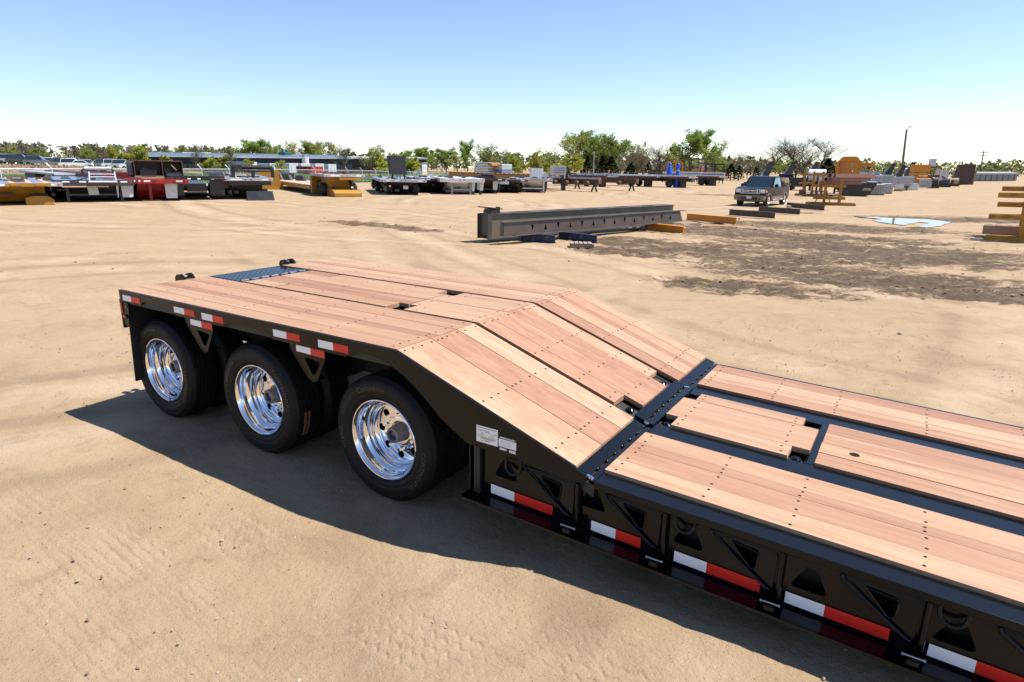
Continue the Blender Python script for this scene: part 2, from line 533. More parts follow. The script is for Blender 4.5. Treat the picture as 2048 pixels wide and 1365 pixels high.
puddle([(3.14, 35.49), (5.03, 34.94), (6.31, 34.93), (7.40, 33.35), (6.88, 30.38), (6.37, 29.17), (6.06, 29.56), (6.55, 32.12), (6.08, 32.52), (5.51, 30.14), (4.95, 30.77), (4.19, 32.42), (4.54, 33.81)], .035, '', 2)
puddle([(-12.17, 33.48), (-11.59, 35.02), (-10.89, 34.40), (-10.93, 32.90), (-11.55, 32.80)], .075, '', 5)

# ------------------------------------------------------------------ materials of the big trailer
def wood():
    m = NT('new_deck_wood')
    v = m.coords('Object'); x, y, z = m.sep(v); r = m.rnd()
    g1 = m.noise(m.comb(x * 1.1 + r * 37, y * 15 + r * 91, z * 15), 1.0, 7, .62, .5)
    g2 = m.noise(m.comb(x * .45 + r * 53, y * 70 + r * 11, z * 70), 1.0, 5, .6, .2)
    g3 = m.noise(m.comb(x * 9 + r * 13, y * 220, z * 220), 1.0, 3, .6)
    c = m.ramp(g1 * .72 + g2 * .18 + g3 * .1, [(.25, (.240, .122, .070)), (.43, (.322, .186, .115)), (.60, (.370, .234, .152)), (.80, (.440, .305, .212))])
    tone = m.ramp(r, [(0.0, (.80, .68, .65)), (.22, (.96, .88, .84)), (.4, (1.06, 1.08, 1.02)), (.55, (1.10, 1.16, 1.16)), (.7, (.90, .80, .74)), (.85, (1.08, 1.12, 1.10)), (1.0, (.98, .94, .86))])
    c = m.mix(1.0, c, tone, 'MULTIPLY')
    # reddish sap streaks and grey-brown handling stains
    st = m.noise(m.comb(x * 1.6 + r * 19, y * 11 + r * 7, z), 1.0, 5, .65, .9).step(.62, .74)
    c = m.mix(st * .26, c, (.25, .115, .075))
    bl = m.noise(m.comb(x * 3.2, y * 5.0, z), 1.0, 5, .6, .3).step(.64, .70)
    c = m.mix(bl * .48 * r.step(.2, .8), c, (.22, .148, .11))
    pale = m.noise(m.comb(x * .8 + r * 71, y * 14, z), 1.0, 3, .5, .5).step(.60, .72)
    c = m.mix(pale * .22, c, (.56, .42, .33))
    m.link(c, m.b.inputs['Base Color'])
    m.link((g1 - .5) * .3 + .60, m.b.inputs['Roughness'])
    m.b.inputs['Specular IOR Level'].default_value = .3
    m.bump(g2 * .5 + g3 * .5, .15, .003)
    return m.mat
WOOD = wood()
def gloss_black():
    m = NT('gloss_black_paint')
    v = m.coords('Object')
    d = m.noise(v, 1.6, 7, .7, .4)
    dust = (d.step(.55, .85)) * .05 + (m.noise(v, 14, 4, .7)).step(.62, .8) * .02
    m.link(m.mix(dust, (.0040, .0043, .0052), (.12, .095, .07)), m.b.inputs['Base Color'])
    m.link(dust * 1.5 + .17, m.b.inputs['Roughness'])
    m.b.inputs['Specular IOR Level'].default_value = .27
    m.b.inputs['Coat Weight'].default_value = 0.0
    m.b.inputs['Coat Roughness'].default_value = .08
    m.bump(m.noise(v, 22, 3), .012, .01)
    return m.mat
BLACK = gloss_black()
UNDER = pm('underframe_black_paint', (.012, .012, .012), .55, var=.3, dirt=.2)
def rubber():
    m = NT('tyre_rubber')
    v = m.coords('Object')
    n = m.noise(v, 5, 6, .7)
    m.link(m.mix(n.step(.5, .8) * .13, (.0062, .0062, .0066), (.075, .058, .044)), m.b.inputs['Base Color'])
    m.link((n - .5) * .3 + .60, m.b.inputs['Roughness'])
    m.b.inputs['Specular IOR Level'].default_value = .28
    m.bump(m.noise(v, 60, 3), .12, .004)
    return m.mat
RUBBER = rubber()
LETTER = pm('tyre_letter_rubber', (.060, .050, .040), .40, var=.2)
CHROME = NT('polished_aluminium')
CHROME.b.inputs['Base Color'].default_value = (.88, .88, .90, 1); CHROME.b.inputs['Metallic'].default_value = 1.0
CHROME.link((CHROME.noise(CHROME.coords('Object'), 9, 4) - .5) * .08 + .07, CHROME.b.inputs['Roughness'])
CHROME = CHROME.mat
STEEL = pm('bare_steel', (.40, .38, .36), .38, 1.0, var=.3, scale=14)
HUBM = pm('grey_hub_casting', (.20, .19, .18), .42, .6, var=.35, scale=9, dirt=.3)
TAPE_W = pm('white_reflective_tape', (.80, .81, .84), .35, var=.05, scale=20)
TAPE_R = pm('red_reflective_tape', (.62, .018, .012), .35, var=.06, scale=20)
LENS = pm('red_lamp_lens', (.50, .010, .008), .12, var=.1, coat=1)
FLAP = pm('mud_flap_rubber', (.010, .010, .010), .6, var=.3)
HOLE = pm('hole_dark', (.006, .006, .006), .9, var=.1)
PAPER = pm('white_label_paper', (.80, .80, .82), .4, var=.03)
INK = pm('black_label_ink', (.03, .03, .03), .5)
YEL = pm('yellow_label_band', (.75, .62, .03), .4, var=.05)

# ------------------------------------------------------------------ the trailer stands slightly nose down
Q = Matrix(((.999770, .000091, .021434), (0.0, .999991, -.004212), (-.021434, .004211, .999761)))
piv = Vector((1.7, 1.3, 0))
TR = empty('lowboy_trailer', label='black lowboy trailer with new red-brown plank deck, sloped ramp section and polished wheels', cat='trailer')
TR.matrix_world = Matrix.Translation(piv - Q @ piv) @ Q.to_4x4()
W = 2.59
H1, XK, XB, HB, H2, SL = 1.2095, 3.3606, 4.687, .7489, .7204, -.0348
up = lambda x, y, z: (x, y, H1 + z)
def slope(x, y, z): return (x, y, H1 + (HB - H1) / (XB - XK) * (x - XK) + z)
def low(x, y, z): return (x, y, H2 + SL * (x - XB) + z)
def side(x, z): return z + (-.033) * (x - 4.6)      # lower side parts follow the frame

TH = .036
bolt_me = {}
def plank(x0, x1, y0, y1, fn, bolts=(), th=TH, g=.0012):
    dz = random.uniform(-.0016, .0016)
    mb = MB().box(x0 + .001, x1 - .001, y0 + g, y1 - g, -th + dz, dz, fn)
    o = mb.build('plank', WOOD, TR, bevel=.0012)
    bm = MB()
    w = y1 - y0
    for bx in bolts:
        if not (x0 + .02 < bx < x1 - .02): continue
        ys = [y0 + min(.042, w * .28), y1 - min(.042, w * .28)]
        for yy in ys:
            jx, jy = bx + random.uniform(-.006, .006), yy + random.uniform(-.006, .006)
            n = 8
            bm.add([fn(jx + .0085 * math.cos(2 * math.pi * i / n), jy + .0085 * math.sin(2 * math.pi * i / n), dz + .0012) for i in range(n)], [tuple(range(n))])
    if bm.f: bm.build('bolt_heads', HOLE, o, kind='stuff')
    return o

UB = [.38, .93, 1.50, 2.05, 2.60, 3.29]
SB = [3.40, 4.02, 4.53]
LB = [4.87, 5.37, 5.80, 6.38, 6.95, 7.5, 8.1, 8.7, 9.2]
near_y = [.012, .175, .355, .455, .655, .872]
far_y = [1.808, 1.985, 2.17, 2.265, 2.43, 2.585]
for i in range(5):
    a, b = near_y[i], near_y[i + 1]
    if i == 0:
        plank(-.03, 2.06, a, b, up, UB); plank(2.06, XK - .002, a, b, up, UB)
    else:
        plank(-.03, XK - .002, a, b, up, UB)
    plank(XK + .002, XB, a, b, slope, SB)
    a, b = far_y[i], far_y[i + 1]
    plank(-.03, XK - .002, a, b, up, UB)
    plank(XK + .002, XB, a, b, slope, SB)
cy = [.917, 1.098, 1.345, 1.592, 1.763]
for i in range(4):
    a, b = cy[i], cy[i + 1]
    if i in (0, 3):
        plank(.53, .952, a, b, up, [.62, .88]); plank(.985, 2.41, a, b, up, UB); plank(2.612, XK - .002, a, b, up, UB + [2.72])
        plank(XK + .002, 4.52, a, b, slope, [3.40, 3.86, 4.22, 4.47])
    else:
        plank(.53, 2.508, a, b, up, UB + [.62]); plank(2.524, XK - .002, a, b, up, UB)
        plank(XK + .002, 4.665, a, b, slope, [3.40, 3.86, 4.22, 4.53])
ny = [.125, .298, .480, .577, .765]
fy = [1.905, 2.05, 2.145, 2.32, 2.507]
for i in range(4):
    plank(4.812, 9.45, ny[i], ny[i + 1], low, LB)
    plank(4.812, 9.45, fy[i], fy[i + 1], low, LB)
cc = [.982, 1.150, 1.345, 1.545, 1.700]
for i in range(4):
    if i in (0, 3): plank(4.908, 5.650, cc[i], cc[i + 1], low, [4.95, 5.60])
    else: plank(4.818, 5.755, cc[i], cc[i + 1], low, [4.95, 5.60])
for i, (a, b) in enumerate(((.985, 1.16), (1.16, 1.34), (1.34, 1.52), (1.52, 1.70))):
    if i == 1:   # the board with a round lifting hole
        mb = MB(); mb.prism([(5.802, a + .002), (9.45, a + .002), (9.45, b - .002), (5.802, b - .002)], -TH, 0, lambda p, q, d: low(p, q, d), [ring(5.995, 1.262, .031, 20)])
        mb.build('plank', WOOD, TR, bevel=.002)
    else:
        plank(5.802, 9.45, a, b, low, [])

# ------------------------------------------------------------------ steel frame
def part(name, mb, mat=None, smooth=False, bevel=.003, parent=None, kind=None):
    return mb.build(name, mat or BLACK, parent or TR, smooth, bevel, kind)

# floor pans under the boards (dark plates seen through the gaps)
part('floor_pan', MB().box(.0, XK, .02, W - .02, -.13, -.055, up), UNDER)
part('floor_pan', MB().box(XK, 4.80, .02, W - .02, -.13, -.055, slope), UNDER)  # carried on to the low pan so no sun leaks through
part('floor_pan', MB().box(4.80, 9.45, .13, W - .13, -.16, -.075, low), UNDER)
# main beams
for yy in (.88, 1.66):
    part('main_beam', MB().prism([(.02, .62), (3.2, .62), (4.6, .36), (9.4, .19), (9.4, .50), (4.9, .63), (4.3, .80), (3.4, 1.07), (.02, 1.07)], yy - .05, yy + .08, XZ), UNDER)
# upper side rails (near and far), scalloped over each wheel
def rail_poly():
    t = lambda x: (x, H1 - .014)
    bot = [(0.0, 1.100), (.30, 1.100), (.345, 1.138), (.745, 1.138), (.83, 1.085), (1.50, 1.085), (1.575, 1.118), (1.62, 1.132), (2.02, 1.132), (2.125, 1.080), (2.90, 1.080), (2.98, 1.118), (3.06, 1.133), (3.16, 1.128)]
    arc = [(3.30, 1.098), (3.42, 1.045), (3.53, .975), (3.62, .905), (3.72, .82), (3.83, .755), (3.93, .700), (4.55, .660), (4.735, .655)]
    top = [(4.765, slope(4.765, 0, 0)[2] - .014), (XK, H1 - .016), (0, H1 - .014)]
    return bot + arc + top
part('side_rail', MB().prism(rail_poly(), .0, .012, XZ), BLACK, bevel=.0015)
part('side_rail', MB().prism(rail_poly(), W - .012, W, XZ), BLACK, bevel=.0015)
part('rail_lip', MB().box(-.035, XK, -.004, .010, -.032, -.004, up), BLACK, bevel=.002)
part('rail_lip', MB().box(XK, 4.70, -.004, .010, -.034, -.004, slope), BLACK, bevel=.002)
part('rear_beam', MB().box(-.05, .0, .0, W, -.12, -.006, up), BLACK)
part('rear_beam', MB().box(-.045, .03, .02, W - .02, -.36, -.125, up), UNDER)
# shade of the grooves beside the centre boards, laid in as flat black strips
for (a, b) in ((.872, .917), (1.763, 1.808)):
    part('groove_shade', MB().box(.0, XK, a, b, -.054, -.050, up), HOLE, bevel=0)
    part('groove_shade', MB().box(XK, 4.66, a, b, -.054, -.050, slope), HOLE, bevel=0)
# triangular hangers between the wheels
def hanger(x0, yb):
    s = 1 if yb < 1 else -1
    ou = rounded([(x0, 1.096), (x0 + .385, 1.074), (x0 + .385, 1.02), (x0 + .285, .838), (x0 + .245, .815), (x0 + .195, .835), (x0 + .01, 1.04)], .035)
    ho = rounded([(x0 + .155, 1.000), (x0 + .335, .985), (x0 + .262, .875), (x0 + .235, .872)], .03)
    h = part('hanger_bracket', MB().prism(ou, yb, yb + .014 * s, XZ, [ho]), BLACK, bevel=.0015)
    fl = MB()
    pts = [(x0, 1.09), (x0 + .01, 1.04), (x0 + .185, .842), (x0 + .245, .812), (x0 + .29, .835)]
    for p, q in zip(pts[:-1], pts[1:]):
        fl.add([(p[0], yb - .002 * s, p[1]), (q[0], yb - .002 * s, q[1]), (q[0], yb + .11 * s, q[1]), (p[0], yb + .11 * s, p[1]),
                (p[0] + .009, yb - .002 * s, p[1] + .004), (q[0] + .009, yb - .002 * s, q[1] + .009), (q[0] + .009, yb + .11 * s, q[1] + .009), (p[0] + .009, yb + .11 * s, p[1] + .004)],
               [(0, 1, 2, 3), (7, 6, 5, 4), (0, 4, 5, 1), (2, 6, 7, 3), (1, 5, 6, 2), (0, 3, 7, 4)])
    part('flange', fl, BLACK, bevel=0, parent=h)
for x0 in (.962, 2.290):
    hanger(x0, .010); hanger(x0, W - .010)

def tape(x0, xm, x1, z0, z1, y=-.0025, sl=0.0, xr=0.0):
    f = lambda a, b, d: (a, d, b + sl * (a - x0))
    part('white_tape', MB().prism([(x0, z0), (xm, z0), (xm, z1), (x0, z1)], y, y + .0012, f), TAPE_W, bevel=0)
    part('red_tape', MB().prism([(xm + .001, z0), (x1, z0), (x1, z1), (xm + .001, z1)], y, y + .0012, f), TAPE_R, bevel=0)
tape(.012, .155, .302, 1.113, 1.165)
tape(.835, .985, 1.130, 1.112, 1.164)
tape(1.232, 1.378, 1.522, 1.108, 1.164)
tape(1.045, 1.198, 1.346, 1.034, 1.088, .006, -.02)
tape(2.133, 2.283, 2.429, 1.108, 1.162)
tape(2.623, 2.775, 2.924, 1.104, 1.160)
tape(2.372, 2.525, 2.672, 1.030, 1.085, .006, -.02)

# diamond tread plate at the rear and its hinge
tp = part('tread_plate', MB().box(-.03, .418, .915, 1.766, -.016, -.006, up), BLACK)
dm = MB()
for i in range(13):
    for j in range(26):
        x = -.012 + i * .0335; y = .93 + j * .0325
        c = .010 if (i + j) % 2 else -.010; sx, sy = (.0125, .0045)
        d1 = Vector((.7071, .7071 if (i + j) % 2 else -.7071)); d2 = Vector((-d1.y, d1.x))
        p = Vector((x, y))
        q = [p + d1 * .013, p + d2 * .0045, p - d1 * .013, p - d2 * .0045]
        dm.add([up(t.x, t.y, -.006) for t in q] + [up(x, y, -.0032)], [(0, 1, 4), (1, 2, 4), (2, 3, 4), (3, 0, 4)])
dm.build('tread_diamonds', BLACK, tp, kind='stuff')
hg = MB()
for k in range(7):
    y = .93 + k * .12
    hg.tube(up(.452, y, -.004), up(.452, y + .085, -.004), .012, 8)
part('hinge', hg, STEEL, True, 0)
part('hinge_plate', MB().box(.470, .522, .915, 1.766, -.03, -.008, up), BLACK)
part('hinge_plate', MB().box(.420, .436, .915, 1.766, -.03, -.008, up), BLACK)
# black hook pairs standing above the tail
for y in (.60, 1.86):
    for dx in (0, .10):
        hk = rounded([(-.05, 0), (.07, 0), (.075, .045), (.02, .085), (-.04, .07), (-.06, .03)], .02)
        part('tail_hook', MB().prism(hk, y + dx, y + dx + .035, lambda a, b, d: (a - .085, d, H1 - .03 + b)), BLACK)
    part('hook_pin', MB().tube((-.085, y, H1 + .02), (-.085, y + .13, H1 + .02), .012, 8), STEEL, True, 0)
# tail lamps and their bracket, mud flap
br = part('lamp_bracket', MB().prism(rounded([(-.055, 1.105), (.068, 1.085), (.068, 1.02), (.035, .865), (-.03, .872), (-.048, 1.0)], .008), .006, .018, XZ), BLACK, bevel=.001)
MB().box(-.062, -.042, .0, .3, .84, 1.115).build('lamp_back_plate', BLACK, br)
MB().box(-.046, -.028, -.006, .010, .985, 1.085).build('tail_lamp', LENS, br, bevel=.004)
MB().tube((-.012, -.006, .955), (-.012, .012, .955), .017, 14).build('marker_lamp', LENS, br, True, .002)
MB().tube((.012, -.004, .958), (.012, .012, .958), .022, 14).build('lamp_grommet', RUBBER, br, True)
MB().tube((.040, -.002, 1.055), (.040, .008, 1.055), .007, 8).build('bolt', STEEL, br)
part('lamp_housing', MB().box(-.075, -.02, .02, .5, 1.10, 1.128), BLACK)
part('mud_flap', MB().prism([(-.055, .30), (-.015, .865), (-.005, .865), (-.044, .30)], .03, .66, XZ), FLAP, bevel=.002)
part('mud_flap', MB().prism([(-.055, .30), (-.015, .865), (-.005, .865), (-.044, .30)], W - .66, W - .03, XZ), FLAP, bevel=.002)

# ------------------------------------------------------------------ wheels
RIMY = .115
def arc_text(txt, r, height, a_mid, y, depth=.006, inner=False):
    cu = bpy.data.curves.new('t', 'FONT'); cu.body = txt; cu.size = height * 1.35; cu.align_x = 'CENTER'; cu.extrude = depth / 2; cu.space_character = 1.08
    ob = bpy.data.objects.new('t', cu); col.objects.link(ob)
    dg = bpy.context.evaluated_depsgraph_get(); dg.update()
    tm = ob.evaluated_get(dg).to_mesh()
    mb = MB(); vs = []
    for v in tm.vertices:
        if inner: rr = r + height * .5 - v.co.y; an = a_mid + v.co.x / r
        else: rr = r - height * .35 + v.co.y; an = a_mid - v.co.x / r
        vs.append((rr * math.cos(an), y - v.co.z, rr * math.sin(an)))
    mb.add(vs, [tuple(p.vertices) for p in tm.polygons])
    ob.evaluated_get(dg).to_mesh_clear()
    bpy.data.objects.remove(ob); bpy.data.curves.remove(cu)
    return mb
LATH = lambda a, b, d: (a, d, b)
def tyre_mb(y0):
    half = [(.304, .020), (.312, .004), (.335, -.012), (.352, -.018), (.356, -.016), (.360, -.019), (.385, -.021), (.412, -.019), (.425, -.015), (.428, -.017), (.446, -.008), (.456, .004), (.462, .012), (.4745, .020), (.4765, .030)]
    w = .272
    tread = []
    gy = [.064, .100, .136, .172, .208]
    pr = [(r, y0 + a) for r, a in half]
    for g in gy:
        pr += [(.479, y0 + g - .0055), (.466, y0 + g - .004), (.466, y0 + g + .004), (.479, y0 + g + .0055)]
    pr += [(r, y0 + w - a - .021) for r, a in reversed(half)]
    return MB().lathe(pr, 72, LATH)
def make_wheel(x, y_sign):
    """dual wheel: outer dish seen from the side, inner tyre behind; built about its hub, facing -y"""
    pr = [(.306, .012), (.307, .002), (.303, -.003), (.297, -.002), (.293, .004), (.284, .010), (.279, .022), (.272, .060), (.269, .076), (.262, .082), (.250, .092), (.244, .104), (.243, .138), (.246, .143), (.246, .152), (.240, .164), (.230, .172), (.224, .176), (.221, .186)]
    wh = MB().lathe(pr, 72, LATH).build('wheel', CHROME, TR, True)
    f = lambda a, b, d: (a, d, b)
    holes = [ring(.178 * math.cos(k * math.pi / 4 + .3), .178 * math.sin(k * math.pi / 4 + .3), .030, 18) for k in range(8)]
    dk = MB(); dk.prism(ring(0, 0, .223, 72), .181, .194, f, [ring(0, 0, .118, 40)] + holes)
    dk.build('wheel_disc', CHROME, wh)
    MB().lathe([(.118, .179), (.112, .176), (.085, .179), (.083, .185), (.070, .187)], 40, LATH).build('hub_flange', CHROME, wh, True)
    nt = MB()
    for k in range(10):
        an = k * math.pi / 5
        nt.tube((.138 * math.cos(an), .152, .138 * math.sin(an)), (.138 * math.cos(an), .182, .138 * math.sin(an)), .0145, 6)
    nt.build('wheel_nuts', CHROME, wh, kind='stuff')
    MB().lathe([(.075, .185), (.064, .140), (.060, .102), (.055, .094), (.043, .092), (.039, .096), (.037, .118), (.0, .120)], 32, LATH).build('hub', HUBM, wh, True)
    MB().lathe([(.036, .114), (.020, .110), (0, .109)], 20, LATH).build('hub_window', pm('blue_hub_window', (.01, .03, .12), .15, var=.05, coat=1) if 'blue_hub_window' not in bpy.data.materials else bpy.data.materials['blue_hub_window'], wh, True)
    tyre_mb(0).build('tyre', RUBBER, wh, 50)
    tyre_mb(.335).build('inner_tyre', RUBBER, wh, 50)
    MB().lathe([(.30, .215), (.26, .22), (.26, .34), (.30, .36)], 40, LATH).build('inner_rim', UNDER, wh, True)
    return wh
wheel0 = make_wheel(0, 1)
letters = []
for a_mid, txt, hgt, rad in ((R(118), 'Continental', .040, .392), (R(-8), 'CONTINENTAL', .036, .392), (R(205), 'HYBRID', .034, .392), (R(165), '275/70 R 22.5', .020, .388)):
    letters.append(arc_text(txt, rad, hgt, a_mid, -.0208))
lm = MB()
for l in letters: lm.add(l.v, l.f)
lo = lm.build('sidewall_lettering', LETTER, wheel0, kind='stuff')
lb_ = MB()
n_ = 8
for i in range(n_):
    a0_, a1_ = R(-30 + i * 3.4), R(-30 + (i + 1) * 3.4)
    for (y0_, y1_) in ((.068, .094), (.106, .128)):
        lb_.add([(.4806 * math.cos(a0_), y0_, .4806 * math.sin(a0_)), (.4806 * math.cos(a1_), y0_, .4806 * math.sin(a1_)), (.4806 * math.cos(a1_), y1_, .4806 * math.sin(a1_)), (.4806 * math.cos(a0_), y1_, .4806 * math.sin(a0_))], [(0, 1, 2, 3)])
WX = [.3157, 1.7083, 3.1009]
ROT = [R(8), R(-34), R(16)]
for k, x in enumerate(WX):
    w = wheel0 if k == 0 else copy_tree(wheel0, TR)
    w.location = (x, RIMY, .46); w.rotation_euler = (0, ROT[k], 0)
    if k == 1:
        o_ = lb_.build('tread_label', pm('worn_orange_label', (.22, .10, .05), .6, var=.6, scale=60), w, kind='stuff'); o_.rotation_euler = (0, -ROT[1], 0)
    f = copy_tree(wheel0, TR)
    f.location = (x, W - RIMY, .46); f.rotation_euler = (0, ROT[k] * .5, math.pi)
    part('axle', MB().tube((x, .3, .46), (x, W - .3, .46), .065, 12), UNDER, True, 0)
    part('air_spring', MB().lathe([(.10, .62), (.13, .68), (.13, .78), (.10, .85), (.12, .90), (.09, .98)], 16, lambda a, b, d: (x + .25 + a, .98 + b, d)), RUBBER, True, 0)

# ------------------------------------------------------------------ hinge plates where ramp meets the low deck
def hinge_row(y0, y1, dx, dz):
    a = part('hinge_plate', MB().box(XB + dx + .001, 4.765 + dx, y0, y1, -.030 + dz, -.014 + dz, slope), BLACK)
    b = part('hinge_plate', MB().box(4.772 + dx, 4.811, y0, y1, -.034 + dz, -.018 + dz, low), BLACK)
    s = MB(); n = max(3, int((y1 - y0) / .115))
    for k in range(n):
        yy = y0 + .035 + k * (y1 - y0 - .04) / n
        s.box(4.7635 + dx, 4.7735 + dx, yy, yy + .062, -.040 + dz, -.0165 + dz, low)
    part('hinge_slots', s, HOLE, bevel=0, kind='stuff')  # flat black bars stand in for the dark slots along the hinge line
    wd = MB()
    for k in range(n + 1):
        yy = y0 + .012 + k * (y1 - y0 - .03) / n
        p = low(4.768 + dx + random.uniform(-.006, .006), yy, -.012 + dz)
        wd.lathe([(.0, .003), (.003, .002), (.0045, 0.0), (.004, -.004)], 8, lambda a, b, d, p=p: (p[0] + a * .8, p[1] + b * 1.3, p[2] + d))
    part('weld_beads', wd, STEEL, True, 0, kind='stuff')
hinge_row(.004, .884, 0.0, 0.0)
hinge_row(.925, 1.790, -.018, .010)
hinge_row(1.812, W - .004, 0.0, 0.0)
cl = MB()
for (x, y) in ((4.775, .012), (4.76, .02), (4.79, .008), (4.752, .93), (4.765, .925), (4.74, 1.80), (4.755, 1.803), (4.77, 1.806)):
    p = low(x, y, -.010)
    cl.lathe([(0, .007), (.008, .005), (.012, 0), (.010, -.008)], 8, lambda a, b, d, p=p: (p[0] + a, p[1] + b, p[2] + d))
part('corner_welds', cl, CHROME, True, 0, kind='stuff')
# low deck steel strips
part('outer_rail', MB().box(4.811, 9.5, -.012, .1245, -.062, -.020, low), BLACK, bevel=.004)
part('outer_rail', MB().box(4.811, 9.5, W - .0845, W + .012, -.062, -.020, low), BLACK, bevel=.004)
part('beam_flange', MB().box(4.811, 9.5, .7655, .9815, -.045, -.020, low), BLACK)
part('beam_flange', MB().box(4.811, 9.5, 1.7005, 1.9045, -.045, -.020, low), BLACK)
part('cross_bar', MB().box(5.757, 5.801, .9815, 1.7005, -.05, -.018, low), BLACK)
part('cross_angle', MB().box(5.741, 5.756, .9815, 1.7005, -.09, -.040, low), BLACK)
part('end_beam', MB().box(9.45, 9.56, .0, W, -.36, -.02, low), BLACK)
for (x, y) in ((5.69, 1.06), (5.70, 1.62), (4.86, 1.06), (4.86, 1.63), (4.60, 1.02), (4.60, 1.68), (2.50, .985), (2.50, 1.68)):
    fn = low if x > 4.8 else (slope if x > 3.4 else up)
    p = fn(x, y, -.052)
    part('pocket_lug', MB().lathe([(.03, 0), (.034, .012), (.022, .022), (.012, .020), (0, .018)], 14, lambda a, b, d, p=p: (p[0] + a, p[1] + b, p[2] + d)), BLACK, True, 0)

# ------------------------------------------------------------------ near side of the low deck (mirrored on the far side by copies)
def web_side(yw, s):
    f = lambda a, b, d: (a, d, b)
    z = lambda x, v: v + -.033 * (x - 4.6)
    holes = []
    for (hx, hz) in ((4.205, .560), (4.79, .565), (5.345, .540), (5.935, .530), (6.525, .520), (7.11, .515), (7.70, .51), (8.3, .5)):
        zz = z(hx, hz)
        holes.append(rounded([(hx - .085, zz - .052), (hx + .088, zz - .056), (hx + .030, zz + .072), (hx - .016, zz + .078)], .03))
    for x0 in (4.36, 4.876, 5.462, 6.063, 6.655, 7.245, 7.84):
        zz = lambda v: z(x0 + .15, v)
        holes.append(rounded([(x0 + .092, zz(.627)), (x0 + .246, zz(.608)), (x0 + .240, zz(.500)), (x0 + .205, zz(.498))], .018))
    ou = [(3.945, .34), (9.45, z(9.45, .335)), (9.45, z(9.45, .685)), (4.745, z(4.745, .668)), (4.55, .672), (3.945, .708)]
    part('side_web', MB().prism(ou, yw, yw + .012 * s, f, holes), BLACK, bevel=0)
    part('inner_web', MB().prism([(3.96, .345), (9.44, z(9.44, .34)), (9.44, z(9.44, .64)), (3.96, .69)], yw + .11 * s, yw + .115 * s, f), UNDER, bevel=0)
    y0, y1 = sorted((yw + .10 * s, yw - .125 * s))
    part('bottom_flange', MB().prism(rounded([(3.945, y0), (9.45, y0), (9.45, y1), (3.945, y1)], .03), 0, .016, lambda a, b, d: (a, b, z(a, .343) + d)), BLACK, bevel=.002)
    y0, y1 = sorted((yw - .004 * s, yw - .030 * s))
    part('end_stiffener', MB().box(3.948, 3.958, y0, y1, .36, .70), BLACK, bevel=.001)
    part('end_channel', MB().box(3.985, 4.03, y0, y1, .365, .700), UNDER, bevel=.001)
    # swing brackets
    for k, x0 in enumerate((4.36, 4.876, 5.462, 6.063, 6.655, 7.245, 7.84)):
        zz = lambda v: z(x0 + .15, v)
        ya, yb = sorted((yw - .003 * s, yw - .022 * s))
        pl = rounded([(x0 + .005, zz(.648)), (x0 + .315, zz(.648)), (x0 + .325, zz(.60)), (x0 + .318, zz(.43)), (x0 + .275, zz(.43)), (x0 + .02, zz(.638))], .012)
        ho = rounded([(x0 + .100, zz(.622)), (x0 + .240, zz(.605)), (x0 + .234, zz(.510)), (x0 + .205, zz(.505))], .018)
        sb = part('swing_bracket', MB().prism(pl, ya, yb, f, [ho]), BLACK, bevel=.0015)
        rim = [(p[0], yw - .026 * s, p[1]) for p in ho]
        MB().path(rim + rim[:1], .005, 6).build('hole_rim', BLACK, sb, True)
        MB().path([(x0 + .002, yw - .03 * s, zz(.652)), (x0 + .008, yw - .034 * s, zz(.632)), (x0 + .29, yw - .034 * s, zz(.432)), (x0 + .305, yw - .03 * s, zz(.425))], .0085, 8).build('brace_rod', BLACK, sb, True)
        MB().box(x0 - .002, x0 + .330, *sorted((yw - .0235 * s, yw - .027 * s)), zz(.630), zz(.654)).build('pocket_slot', HOLE, sb)
        MB().tube((x0 + .348, yw - .03 * s, zz(.40)), (x0 + .348, yw - .03 * s, zz(.650)), .013, 8).build('hinge_pin', BLACK, sb, True)
        cm = MB()
        cm.tube((x0 + .285, yw - .085 * s, zz(.392)), (x0 + .365, yw - .085 * s, zz(.392)), .0048, 8)
        cm.tube((x0 + .280, yw - .085 * s, zz(.392)), (x0 + .287, yw - .085 * s, zz(.392)), .010, 6)
        cm.tube((x0 + .362, yw - .085 * s, zz(.392)), (x0 + .372, yw - .085 * s, zz(.392)), .009, 6)
        cm.build('clamp_bolt', STEEL, sb, True)
        MB().box(x0 + .30, x0 + .35, *sorted((yw - .06 * s, yw - .11 * s)), zz(.359), zz(.386)).build('clamp_block', BLACK, sb, bevel=.004)
    # lashing rings
    for (dx, dz) in ((4.278, .622), (5.330, .632), (6.500, .628), (7.68, .63)):
        zz = z(dx, dz)
        lg = part('ring_lug', MB().box(dx - .045, dx + .035, *sorted((yw - .004 * s, yw - .03 * s)), zz + .025, zz + .065), BLACK)
        arc = [(dx - .052, yw - .026 * s, zz + .045)] + [(dx + .052 * math.cos(t), yw - (.030 + .012 * math.sin(-t)) * s, zz + .008 + .052 * math.sin(t)) for t in [math.pi + i * math.pi / 12 for i in range(13)]] + [(dx + .052, yw - .026 * s, zz + .045)]
        MB().path(arc, .0105, 8).build('lashing_ring', BLACK, lg, True)
web_side(.030, 1)
web_side(W - .030, -1)
for (x0, xm, x1) in ((4.100, 4.272, 4.540), (4.793, 4.943, 5.092), (5.282, 5.455, 5.724), (5.842, 6.018, 6.290), (6.441, 6.615, 6.885), (7.04, 7.21, 7.48)):
    zb = .375 - .033 * (x0 - 4.6)
    tape(x0, xm, x1, zb + .002, zb + .064, .0235, -.033)
